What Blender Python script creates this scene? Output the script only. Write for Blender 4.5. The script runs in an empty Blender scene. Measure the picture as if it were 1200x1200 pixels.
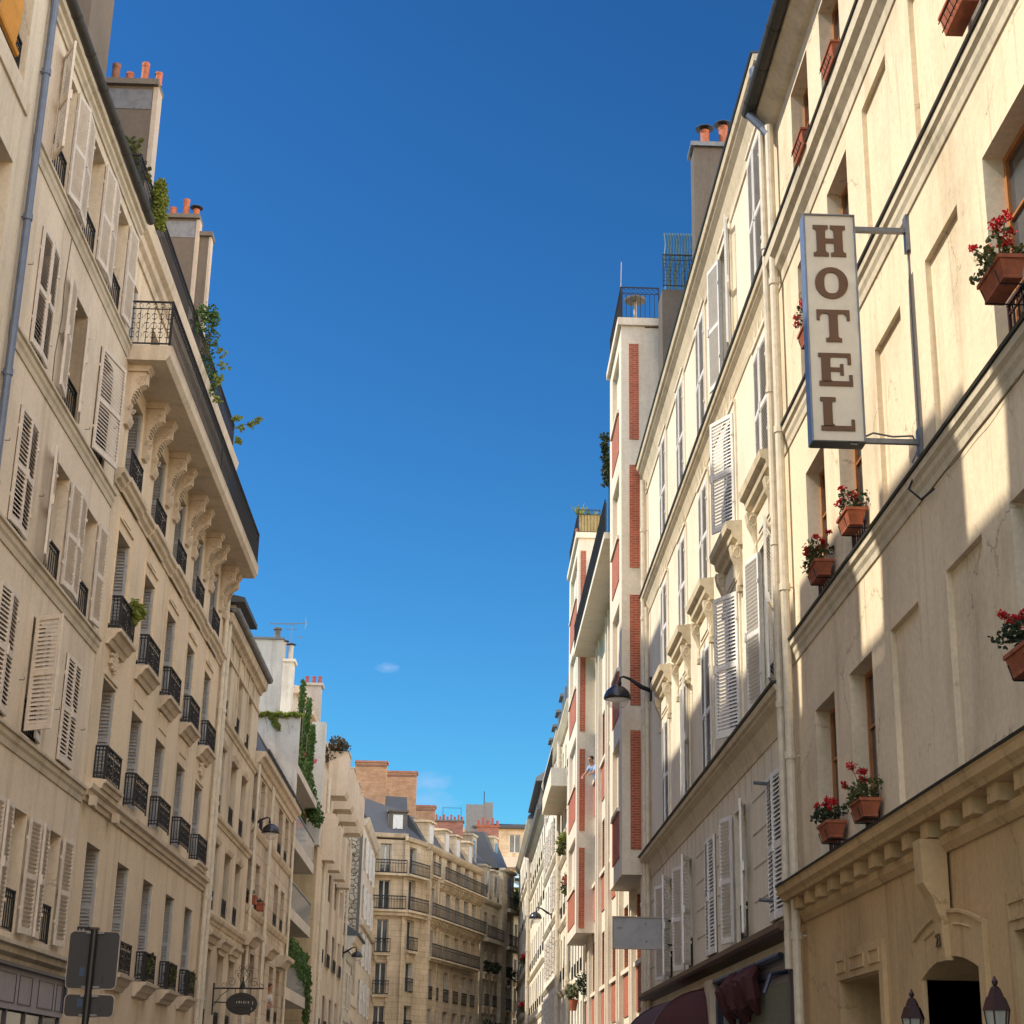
import bpy, bmesh, math, random
from mathutils import Vector, Matrix
R = math.radians
sc = bpy.context.scene
COL = sc.collection

# ---------------------------------------------------------------- camera
cam_d = bpy.data.cameras.new("camera")
cam = bpy.data.objects.new("camera", cam_d); COL.objects.link(cam)
rx = Vector((0.9994147, -0.0281651, 0.0194142)); up = Vector((-0.0275130, -0.3245646, 0.9454634)); fw = Vector((0.0203279, 0.9454442, 0.3251493))
m = Matrix((rx, up, -fw)).transposed().to_4x4(); m.translation = (0, 0, 1.6)
cam.matrix_world = m
cam_d.sensor_width = 36; cam_d.lens = 59.06; cam_d.clip_end = 2000; cam_d.clip_start = 0.05
sc.camera = cam

# ---------------------------------------------------------------- sky, sun, exposure
SUN_EL, SUN_AZ = R(46), R(-94.5)          # azimuth clockwise from +Y (street direction)
w = bpy.data.worlds.new("World"); sc.world = w; w.use_nodes = True
nt = w.node_tree; nt.nodes.clear()
wo = nt.nodes.new('ShaderNodeOutputWorld'); bg = nt.nodes.new('ShaderNodeBackground')
sky = nt.nodes.new('ShaderNodeTexSky'); sky.sky_type = 'NISHITA'; sky.sun_disc = False
sky.sun_elevation = SUN_EL; sky.sun_rotation = SUN_AZ
sky.altitude = 0; sky.air_density = 1.25; sky.dust_density = 0.15; sky.ozone_density = 2.6
bg.inputs[1].default_value = 0.15
sk1 = nt.nodes.new('ShaderNodeVectorMath'); sk1.operation = 'SCALE'; sk1.inputs['Scale'].default_value = 0.25; nt.links.new(sky.outputs[0], sk1.inputs[0])
sk2 = nt.nodes.new('ShaderNodeGamma'); sk2.inputs['Gamma'].default_value = 1.75; nt.links.new(sk1.outputs[0], sk2.inputs[0])
hs = nt.nodes.new('ShaderNodeVectorMath'); hs.operation = 'MULTIPLY'; hs.inputs[1].default_value = (0.60, 1.32, 1.50); nt.links.new(sk2.outputs[0], hs.inputs[0])
# added fill: sky behind, overhead and right of the viewer brightened to lift shade
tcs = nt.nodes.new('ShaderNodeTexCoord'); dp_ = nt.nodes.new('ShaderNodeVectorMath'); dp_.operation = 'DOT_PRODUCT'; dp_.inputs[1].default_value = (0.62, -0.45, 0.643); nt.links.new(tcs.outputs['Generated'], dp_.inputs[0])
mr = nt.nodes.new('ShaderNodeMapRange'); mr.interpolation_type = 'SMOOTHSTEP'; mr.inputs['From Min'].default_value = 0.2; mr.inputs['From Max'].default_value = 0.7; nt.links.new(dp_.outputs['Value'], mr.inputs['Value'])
sky_fill = nt.nodes.new('ShaderNodeVectorMath'); sky_fill.operation = 'MULTIPLY'; sky_fill.inputs[1].default_value = (4.7, 2.95, 1.95); nt.links.new(sky.outputs[0], sky_fill.inputs[0])
smx = nt.nodes.new('ShaderNodeMix'); smx.data_type = 'RGBA'; nt.links.new(mr.outputs[0], smx.inputs[0]); nt.links.new(hs.outputs[0], smx.inputs[6]); nt.links.new(sky_fill.outputs[0], smx.inputs[7])
# a few thin wisps of cloud low over the roofs
tc = nt.nodes.new('ShaderNodeTexCoord')
def cloud_mask(d, r, seed, sq=0.45):
    sub = nt.nodes.new('ShaderNodeVectorMath'); sub.operation = 'SUBTRACT'; sub.inputs[1].default_value = d
    nt.links.new(tc.outputs['Generated'], sub.inputs[0])
    ml = nt.nodes.new('ShaderNodeVectorMath'); ml.operation = 'MULTIPLY'; ml.inputs[1].default_value = (1/r, 0.3/r, 1/(r*sq))
    nt.links.new(sub.outputs[0], ml.inputs[0])
    ln = nt.nodes.new('ShaderNodeVectorMath'); ln.operation = 'LENGTH'; nt.links.new(ml.outputs[0], ln.inputs[0])
    ns = nt.nodes.new('ShaderNodeTexNoise'); ns.inputs['Scale'].default_value = 1.4; ns.inputs['Detail'].default_value = 6; ns.noise_dimensions = '4D'; ns.inputs['W'].default_value = seed
    nt.links.new(ml.outputs[0], ns.inputs['Vector'])
    a = nt.nodes.new('ShaderNodeMath'); a.operation = 'MULTIPLY_ADD'; a.inputs[1].default_value = 1.6; a.inputs[2].default_value = 0.15
    nt.links.new(ns.outputs[0], a.inputs[0])
    s = nt.nodes.new('ShaderNodeMath'); s.operation = 'SUBTRACT'; s.use_clamp = True
    nt.links.new(a.outputs[0], s.inputs[0]); nt.links.new(ln.outputs[1], s.inputs[1])
    return s
masks = [cloud_mask((-0.0238, 0.9869, 0.1593), 0.018, 1.0), cloud_mask((-0.0241, 0.9852, 0.1696), 0.015, 4.0), cloud_mask((-0.0504, 0.9709, 0.2342), 0.008, 7.0)]
acc = masks[0]
for mk in masks[1:]:
    mx = nt.nodes.new('ShaderNodeMath'); mx.operation = 'MAXIMUM'
    nt.links.new(acc.outputs[0], mx.inputs[0]); nt.links.new(mk.outputs[0], mx.inputs[1]); acc = mx
sm = nt.nodes.new('ShaderNodeMath'); sm.operation = 'MULTIPLY'; sm.inputs[1].default_value = 0.5; sm.use_clamp = True
nt.links.new(acc.outputs[0], sm.inputs[0])
mixc = nt.nodes.new('ShaderNodeMix'); mixc.data_type = 'RGBA'
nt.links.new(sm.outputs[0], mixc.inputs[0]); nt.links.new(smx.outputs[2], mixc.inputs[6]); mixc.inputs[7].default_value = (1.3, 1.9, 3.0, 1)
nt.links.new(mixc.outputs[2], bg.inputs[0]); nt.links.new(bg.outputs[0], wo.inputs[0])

sd = bpy.data.lights.new("sun", 'SUN'); sd.energy = 2.85; sd.angle = R(0.53); sd.color = (1.0, 0.90, 0.74)
so = bpy.data.objects.new("sun", sd); COL.objects.link(so); so.location = (-30, 0, 60)
sv = Vector((math.sin(SUN_AZ)*math.cos(SUN_EL), math.cos(SUN_AZ)*math.cos(SUN_EL), math.sin(SUN_EL)))
so.rotation_euler = sv.to_track_quat('Z', 'Y').to_euler()
sc.view_settings.view_transform = 'Standard'; sc.view_settings.look = 'None'; sc.view_settings.gamma = 1
sc.view_settings.exposure = 1.12
sc.render.engine = 'CYCLES'
sc.cycles.max_bounces = 10; sc.cycles.diffuse_bounces = 6

# ---------------------------------------------------------------- materials
def newmat(name):
    mt = bpy.data.materials.new(name); mt.use_nodes = True
    return mt, mt.node_tree, mt.node_tree.nodes['Principled BSDF']
def objvec(t, scale=(1, 1, 1)):
    c = t.nodes.new('ShaderNodeTexCoord'); mp = t.nodes.new('ShaderNodeMapping'); mp.inputs['Scale'].default_value = scale
    t.links.new(c.outputs['Object'], mp.inputs[0]); return mp
def noise(t, vec, scale, detail=5, rough=0.6):
    n = t.nodes.new('ShaderNodeTexNoise'); n.inputs['Scale'].default_value = scale; n.inputs['Detail'].default_value = detail; n.inputs['Roughness'].default_value = rough
    t.links.new(vec.outputs[0], n.inputs['Vector']); return n
def ramp(t, fac, stops):
    r = t.nodes.new('ShaderNodeValToRGB'); e = r.color_ramp.elements
    while len(e) < len(stops): e.new(0.5)
    for k, (p, c) in enumerate(stops):
        e[k].position = p; e[k].color = (*c, 1) if len(c) == 3 else c
    t.links.new(fac, r.inputs[0]); return r
def mul(t, a, b, fac=1.0):
    mx = t.nodes.new('ShaderNodeMix'); mx.data_type = 'RGBA'; mx.blend_type = 'MULTIPLY'; mx.inputs[0].default_value = fac
    t.links.new(a, mx.inputs[6]); t.links.new(b, mx.inputs[7]); return mx.outputs[2]
def bump(t, bs, h, strength, dist=0.01):
    b = t.nodes.new('ShaderNodeBump'); b.inputs['Strength'].default_value = strength; b.inputs['Distance'].default_value = dist
    t.links.new(h, b.inputs['Height']); t.links.new(b.outputs[0], bs.inputs['Normal'])
def sc3(c, k): return tuple(min(1, x*k) for x in c)
def plaster(name, c, stain=0.35, bs_=0.35, rough=0.9, streak=1.0, grain=1.0, crack=0.0):
    mt, t, b = newmat(name)
    v = objvec(t); vs = objvec(t, (1, 1, 0.09))
    n1 = noise(t, v, 0.55, 7, 0.62); n2 = noise(t, vs, 2.6, 6, 0.65); n3 = noise(t, v, 14, 4, 0.7); n4 = noise(t, v, 3.2, 6, 0.7)
    r1 = ramp(t, n1.outputs[0], [(0.28, sc3(c, 1-stain*0.55)), (0.5, c), (0.75, sc3(c, 1+stain*0.16))])
    d = 1-stain*0.62*streak
    r2 = ramp(t, n2.outputs[0], [(0.28, (d, d*0.97, d*0.92)), (0.5, (1, 1, 1))])
    col = mul(t, r1.outputs[0], r2.outputs[0])
    g = 1-0.14*grain
    r3 = ramp(t, n3.outputs[0], [(0.3, (g, g, g)), (0.6, (1, 1, 1))]); col = mul(t, col, r3.outputs[0])
    r4 = ramp(t, n4.outputs[0], [(0.22, (1-stain*0.8, 1-stain*0.85, 1-stain*0.9)), (0.36, (1, 1, 1))]); col = mul(t, col, r4.outputs[0])
    if crack:        # hairline cracks, patchy repairs and sparse rain streaks
        nw = noise(t, v, 2.2, 5, 0.7); wa = t.nodes.new('ShaderNodeVectorMath'); wa.operation = 'MULTIPLY_ADD'; wa.inputs[1].default_value = (0.55,)*3
        t.links.new(nw.outputs['Color'], wa.inputs[0]); t.links.new(v.outputs[0], wa.inputs[2])
        vo = t.nodes.new('ShaderNodeTexVoronoi'); vo.feature = 'DISTANCE_TO_EDGE'; vo.inputs['Scale'].default_value = 0.45; t.links.new(wa.outputs[0], vo.inputs['Vector'])
        k = 1-crack
        rc = ramp(t, vo.outputs[0], [(0.002, (k, k*.95, k*.88)), (0.006, (1, 1, 1))])
        nm = noise(t, v, 0.8, 3); rm = ramp(t, nm.outputs[0], [(0.50, (0, 0, 0)), (0.56, (1, 1, 1))])
        mm_ = t.nodes.new('ShaderNodeMix'); mm_.data_type = 'RGBA'; t.links.new(rm.outputs[0], mm_.inputs[0]); mm_.inputs[6].default_value = (1, 1, 1, 1); t.links.new(rc.outputs[0], mm_.inputs[7])
        col = mul(t, col, mm_.outputs[2])
        ns_ = noise(t, objvec(t, (1, 1, 0.05)), 7.0, 3, 0.5); rs = ramp(t, ns_.outputs[0], [(0.27, (1-crack*.55, 1-crack*.6, 1-crack*.66)), (0.37, (1, 1, 1))]); col = mul(t, col, rs.outputs[0])
    t.links.new(col, b.inputs['Base Color']); b.inputs['Roughness'].default_value = rough; b.inputs['Specular IOR Level'].default_value = 0.25
    hb = noise(t, v, 55, 4, 0.75); ad = t.nodes.new('ShaderNodeMath'); ad.operation = 'ADD'
    t.links.new(hb.outputs[0], ad.inputs[0]); t.links.new(n4.outputs[0], ad.inputs[1])
    bump(t, b, ad.outputs[0], bs_, 0.012)
    return mt
def paint(name, c, rough=0.55, dirt=0.25, metal=0.0, sc_=6.0):
    mt, t, b = newmat(name); v = objvec(t)
    n = noise(t, v, sc_, 6, 0.7); n2 = noise(t, objvec(t, (1, 1, .2)), 11, 4, 0.7)
    r = ramp(t, n.outputs[0], [(0.3, sc3(c, 1-dirt)), (0.55, c), (0.8, sc3(c, 1.06))])
    r2 = ramp(t, n2.outputs[0], [(0.25, (1-dirt*0.9,)*3), (0.45, (1, 1, 1))])
    t.links.new(mul(t, r.outputs[0], r2.outputs[0]), b.inputs['Base Color']); b.inputs['Roughness'].default_value = rough; b.inputs['Metallic'].default_value = metal
    bump(t, b, n.outputs[0], 0.12, 0.004)
    return mt
def brick(name, c1, c2, mortar, bw=0.22, bh=0.065, axis='xz', ms=0.012, rot=0.0):
    mt, t, b = newmat(name)
    c = t.nodes.new('ShaderNodeTexCoord'); s = t.nodes.new('ShaderNodeSeparateXYZ'); cb = t.nodes.new('ShaderNodeCombineXYZ')
    t.links.new(c.outputs['Object'], s.inputs[0])
    ad = t.nodes.new('ShaderNodeMath'); ad.operation = 'ADD'; t.links.new(s.outputs[0], ad.inputs[0]); t.links.new(s.outputs[1], ad.inputs[1])
    t.links.new(ad.outputs[0], cb.inputs[0]); t.links.new(s.outputs[2], cb.inputs[1])
    br = t.nodes.new('ShaderNodeTexBrick'); br.inputs['Scale'].default_value = 1; br.inputs['Brick Width'].default_value = bw; br.inputs['Row Height'].default_value = bh
    br.inputs['Mortar Size'].default_value = ms; br.inputs['Color1'].default_value = (*c1, 1); br.inputs['Color2'].default_value = (*c2, 1); br.inputs['Mortar'].default_value = (*mortar, 1); br.inputs['Bias'].default_value = -0.1
    t.links.new(cb.outputs[0], br.inputs['Vector'])
    n = noise(t, objvec(t), 2.0, 6, 0.7); r = ramp(t, n.outputs[0], [(0.3, (0.72, 0.7, 0.68)), (0.6, (1, 1, 1))])
    t.links.new(mul(t, br.outputs[0], r.outputs[0]), b.inputs['Base Color']); b.inputs['Roughness'].default_value = 0.88
    bump(t, b, br.outputs['Fac'], -0.5, 0.008)
    return mt
def rubble(name):
    mt, t, b = newmat(name); v = objvec(t, (1, 1, 1.5))
    n = noise(t, objvec(t), 1.6, 4, 0.6)
    dm = t.nodes.new('ShaderNodeVectorMath'); dm.operation = 'MULTIPLY_ADD'; dm.inputs[1].default_value = (0.5,)*3
    t.links.new(n.outputs['Color'], dm.inputs[0]); t.links.new(v.outputs[0], dm.inputs[2])
    vo = t.nodes.new('ShaderNodeTexVoronoi'); vo.feature = 'DISTANCE_TO_EDGE'; vo.inputs['Scale'].default_value = 2.7; t.links.new(dm.outputs[0], vo.inputs['Vector'])
    vc = t.nodes.new('ShaderNodeTexVoronoi'); vc.inputs['Scale'].default_value = 2.7; t.links.new(dm.outputs[0], vc.inputs['Vector'])
    sx = t.nodes.new('ShaderNodeSeparateColor'); t.links.new(vc.outputs['Color'], sx.inputs[0])
    rc = ramp(t, sx.outputs[0], [(0.0, (0.24, 0.19, 0.13)), (0.5, (0.36, 0.29, 0.20)), (1.0, (0.44, 0.38, 0.28))])
    rm = ramp(t, vo.outputs[0], [(0.02, (0.2, 0.16, 0.12)), (0.09, (1, 1, 1))])
    t.links.new(mul(t, rc.outputs[0], rm.outputs[0]), b.inputs['Base Color']); b.inputs['Roughness'].default_value = 0.95
    bump(t, b, rm.outputs[0], 0.9, 0.05); return mt
def ashlar(name, c, bw=1.0, bh=0.45, stain=0.4):
    mt, t, b = newmat(name)
    cc = t.nodes.new('ShaderNodeTexCoord'); s = t.nodes.new('ShaderNodeSeparateXYZ'); cb = t.nodes.new('ShaderNodeCombineXYZ')
    t.links.new(cc.outputs['Object'], s.inputs[0])
    ad = t.nodes.new('ShaderNodeMath'); ad.operation = 'ADD'; t.links.new(s.outputs[0], ad.inputs[0]); t.links.new(s.outputs[1], ad.inputs[1])
    t.links.new(ad.outputs[0], cb.inputs[0]); t.links.new(s.outputs[2], cb.inputs[1])
    br = t.nodes.new('ShaderNodeTexBrick'); br.inputs['Scale'].default_value = 1; br.inputs['Brick Width'].default_value = bw; br.inputs['Row Height'].default_value = bh
    br.inputs['Mortar Size'].default_value = 0.012; br.inputs['Color1'].default_value = (*c, 1); br.inputs['Color2'].default_value = (*sc3(c, .9), 1); br.inputs['Mortar'].default_value = (*sc3(c, .55), 1)
    t.links.new(cb.outputs[0], br.inputs['Vector'])
    n = noise(t, objvec(t), 0.7, 7, 0.65); r = ramp(t, n.outputs[0], [(0.3, (1-stain*.6, 1-stain*.65, 1-stain*.7)), (0.6, (1, 1, 1))])
    n2 = noise(t, objvec(t, (1, 1, .1)), 2.2, 6, 0.65); r2 = ramp(t, n2.outputs[0], [(0.3, (1-stain*.6, 1-stain*.62, 1-stain*.66)), (0.52, (1, 1, 1))])
    t.links.new(mul(t, mul(t, br.outputs[0], r.outputs[0]), r2.outputs[0]), b.inputs['Base Color']); b.inputs['Roughness'].default_value = 0.92
    bump(t, b, br.outputs['Fac'], -0.3, 0.008); return mt
def leafmat(name, c, tr=0.3):
    mt, t, b = newmat(name)
    n = noise(t, objvec(t), 9, 3); r = ramp(t, n.outputs[0], [(0.3, sc3(c, .55)), (0.5, c), (0.75, sc3(c, 1.5))])
    t.links.new(r.outputs[0], b.inputs['Base Color']); b.inputs['Roughness'].default_value = 0.6
    tl = t.nodes.new('ShaderNodeBsdfTranslucent'); t.links.new(r.outputs[0], tl.inputs[0]); ms = t.nodes.new('ShaderNodeMixShader'); ms.inputs[0].default_value = tr
    o = t.nodes['Material Output']; t.links.new(b.outputs[0], ms.inputs[1]); t.links.new(tl.outputs[0], ms.inputs[2]); t.links.new(ms.outputs[0], o.inputs[0])
    return mt
def glassy(name, c=(0.03, 0.035, 0.04), rough=0.06):
    mt, t, b = newmat(name); n = noise(t, objvec(t), 1.1, 3)
    r = ramp(t, n.outputs[0], [(0.35, sc3(c, .5)), (0.7, sc3(c, 2.2))])
    t.links.new(r.outputs[0], b.inputs['Base Color']); b.inputs['Roughness'].default_value = rough; b.inputs['Specular IOR Level'].default_value = 0.7
    bump(t, b, n.outputs[0], 0.06, 0.02); return mt
def clearglass(name, tint=(0.9, 0.95, 0.95), alpha=0.35):
    mt, t, b = newmat(name); b.inputs['Base Color'].default_value = (*tint, 1); b.inputs['Roughness'].default_value = 0.05; b.inputs['Alpha'].default_value = alpha
    b.inputs['Specular IOR Level'].default_value = 0.8
    return mt

M = dict(
 l0=plaster('cream render', (0.62, 0.54, 0.41), 0.3, crack=.35), l1=plaster('ivory render', (0.68, 0.58, 0.44), 0.36, crack=.35), l1trim=plaster('aged moulding', (0.55, 0.48, 0.36), 0.45),
 l2=plaster('warm beige render', (0.70, 0.57, 0.40), 0.34), l2trim=plaster('beige carved stone', (0.62, 0.52, 0.39), 0.4),
 l3=plaster('stained limestone', (0.60, 0.50, 0.36), 0.62), l4=ashlar('jointed limestone', (0.60, 0.49, 0.35), 0.9, 0.42, 0.6),
 l5=plaster('pale concrete', (0.56, 0.49, 0.40), 0.35), l5tan=ashlar('ochre stone cladding', (0.52, 0.41, 0.24), 2.6, 2.1, 0.4), white=plaster('weathered white render', (0.56, 0.52, 0.45), 0.5),
 l6=plaster('rosy beige render', (0.66, 0.54, 0.40), 0.34), l7=plaster('peach render', (0.64, 0.54, 0.42), 0.3), rub=rubble('rubble stone'),
 l8=ashlar('golden limestone', (0.68, 0.54, 0.36), 1.1, 0.4, 0.5), l9=ashlar('grey gold limestone', (0.50, 0.43, 0.32), 1.1, 0.4, 0.5),
 r0=plaster('butter yellow render', (0.76, 0.635, 0.455), 0.46, streak=.6, crack=.45), r0g=plaster('ochre render', (0.60, 0.42, 0.22), 0.4, crack=.35), r0trim=plaster('weathered course', (0.62, 0.55, 0.42), 0.5),
 r1=plaster('pale cream render', (0.78, 0.70, 0.55), 0.28, streak=.6, crack=.2), r1trim=plaster('cream moulding', (0.66, 0.57, 0.41), 0.4), r2=plaster('smooth white concrete', (0.74, 0.66, 0.53), 0.22, 0.15, streak=.7),
 rfar=plaster('far cream render', (0.76, 0.68, 0.53), 0.25), rfar2=plaster('far ivory render', (0.78, 0.72, 0.60), 0.25),  # paler cream and ivory renders of the far right houses
 redbrick=brick('red brick', (0.44, 0.09, 0.038), (0.28, 0.055, 0.026), (0.46, 0.22, 0.14)), tanbrick=brick('tan brick', (0.42, 0.25, 0.14), (0.32, 0.18, 0.10), (0.30, 0.2, 0.14), 0.5, 0.16, ms=0.02),
 darkbrick=brick('dark brick', (0.30, 0.15, 0.10), (0.20, 0.10, 0.07), (0.10, 0.08, 0.07), 0.24, 0.09, ms=0.015), plumbrick=brick('plum brick', (0.34, 0.13, 0.09), (0.24, 0.09, 0.06), (0.32, 0.2, 0.16), 0.5, 0.16, ms=0.02),
 cement=plaster('grey cement render', (0.13, 0.115, 0.098), 0.4), cementd=plaster('dark cement cap', (0.14, 0.13, 0.115), 0.3), cementl=plaster('light cement edge', (0.42, 0.38, 0.33), 0.3),
 shutW=paint('white shutter paint', (0.74, 0.72, 0.68), 0.5, 0.14), shutC=paint('cream shutter paint', (0.62, 0.55, 0.46), 0.6, 0.22), shutG=paint('grey shutter paint', (0.38, 0.38, 0.37), 0.55, 0.2),
 frameW=paint('white window frame', (0.66, 0.64, 0.6), 0.5, 0.2), wood=paint('varnished wood', (0.40, 0.16, 0.05), 0.4, 0.3), woodd=paint('dark wood', (0.09, 0.048, 0.025), 0.5, 0.3),
 iron=paint('black wrought iron', (0.010, 0.010, 0.012), 0.7, 0.2), zinc=paint('dull zinc', (0.16, 0.17, 0.18), 0.5, 0.35, 0.4), zincd=paint('dark zinc gutter', (0.05, 0.05, 0.045), 0.55, 0.4, 0.2), zincb=paint('blue grey pipe', (0.10, 0.13, 0.19), 0.45, 0.25),
 pipeC=paint('cream painted pipe', (0.62, 0.55, 0.42), 0.5, 0.25), slate=paint('slate', (0.06, 0.065, 0.075), 0.6, 0.35, 0, 14), glass=glassy('window glass'), glassb=glassy('bright window glass', (0.12, 0.13, 0.14), 0.1),
 curtain=paint('net curtain', (0.55, 0.54, 0.5), 0.9, 0.2), terra=paint('terracotta', (0.36, 0.10, 0.042), 0.75, 0.45), pot=paint('orange clay pot', (0.36, 0.105, 0.045), 0.7, 0.35), potd=paint('sooty clay pot', (0.2, 0.09, 0.05), 0.8, 0.5), potr=paint('dark red clay pot', (0.28, 0.06, 0.045), 0.7, 0.3),
 leaf=leafmat('leaf green', (0.075, 0.14, 0.03)), leafd=leafmat('dark leaf', (0.03, 0.05, 0.02)), leafy=leafmat('yellow green leaf', (0.20, 0.24, 0.035)), leafo=leafmat('olive leaf', (0.09, 0.10, 0.03)), leafb=leafmat('brown green leaf', (0.09, 0.075, 0.04)),
 petal=leafmat('red petal', (0.5, 0.01, 0.016), 0.12), petalp=leafmat('pink petal', (0.75, 0.16, 0.2), 0.15), stem=paint('stem', (0.09, 0.07, 0.04), 0.8),
 signface=paint('ivory sign face', (0.60, 0.56, 0.47), 0.5, 0.08), signbrown=paint('brown lettering', (0.10, 0.042, 0.014), 0.5, 0.2), signsky=paint('sky tinted sign side', (0.14, 0.19, 0.30), 0.35, 0.2), signdark=paint('dark sign underside', (0.04, 0.045, 0.04), 0.5),
 greymetal=paint('grey metal', (0.17, 0.18, 0.2), 0.4, 0.25, 0.5), signback=paint('dark grey sheet back', (0.02, 0.021, 0.024), 0.55, 0.15, 0.0), rim=paint('worn rim', (0.32, 0.28, 0.25), 0.4, 0.4, 0.5), black=paint('black paint', (0.008, 0.008, 0.009), 0.5),
 sticker=paint('blue sticker', (0.012, 0.05, 0.11), 0.5), blank=paint('faded grey board', (0.34, 0.345, 0.35), 0.6, 0.22, 0, 3), rust=paint('rust spots', (0.28, 0.1, 0.07), 0.7),
 canopy=paint('burgundy canvas', (0.05, 0.008, 0.008), 0.8, 0.2), orange=paint('orange canvas', (0.55, 0.25, 0.03), 0.8, 0.2), shopgrey=paint('mauve grey shop front', (0.26, 0.25, 0.28), 0.5, 0.15), navy=paint('navy paint', (0.008, 0.012, 0.035), 0.4, 0.2),
 lampdark=paint('dark lamp shell', (0.03, 0.028, 0.034), 0.25, 0.2, 0.3), lampglass=clearglass('lamp bowl', (0.85, 0.82, 0.75), 0.28), lantglass=clearglass('lantern glass', (0.45, 0.5, 0.46), 0.55), maroon=paint('maroon iron', (0.035, 0.012, 0.013), 0.45, 0.3), lamprefl=paint('lamp reflector', (0.4, 0.36, 0.3), 0.3, 0.2, 0.6),
 balglass=clearglass('balcony glass', (0.45, 0.5, 0.55), 0.55), green=paint('green slats', (0.05, 0.12, 0.10), 0.6, 0.3), wicker=paint('yellow reed screen', (0.42, 0.33, 0.14), 0.8, 0.3), skin=paint('skin', (0.45, 0.22, 0.14), 0.6, 0.08), hair=paint('brown hair', (0.05, 0.02, 0.01), 0.7), shirtb=paint('light blue shirt', (0.3, 0.42, 0.62), 0.8, 0.1), shirtw=paint('white shirt', (0.62, 0.62, 0.64), 0.8, 0.1), trousers=paint('dark trousers', (0.02, 0.02, 0.03), 0.8),
 asphalt=plaster('asphalt', (0.10, 0.095, 0.09), 0.3), pave=ashlar('pavement slabs', (0.42, 0.40, 0.36), 1.0, 1.0, 0.3), kerb=plaster('granite kerb', (0.36, 0.35, 0.34), 0.2), earth=plaster('courtyard ground', (0.2, 0.18, 0.15), 0.3),
 paintw=paint('road paint', (0.75, 0.75, 0.72), 0.7, 0.3), interior=paint('painted room shade', (0.05, 0.04, 0.035), 0.9), lace=paint('shop lace', (0.16, 0.17, 0.11), 0.8, 0.4, 0, 22), pinkbrick=plaster('pink brown render', (0.50, 0.36, 0.25), 0.3), blueaw=paint('pale blue awning', (0.35, 0.5, 0.6), 0.7))

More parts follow.
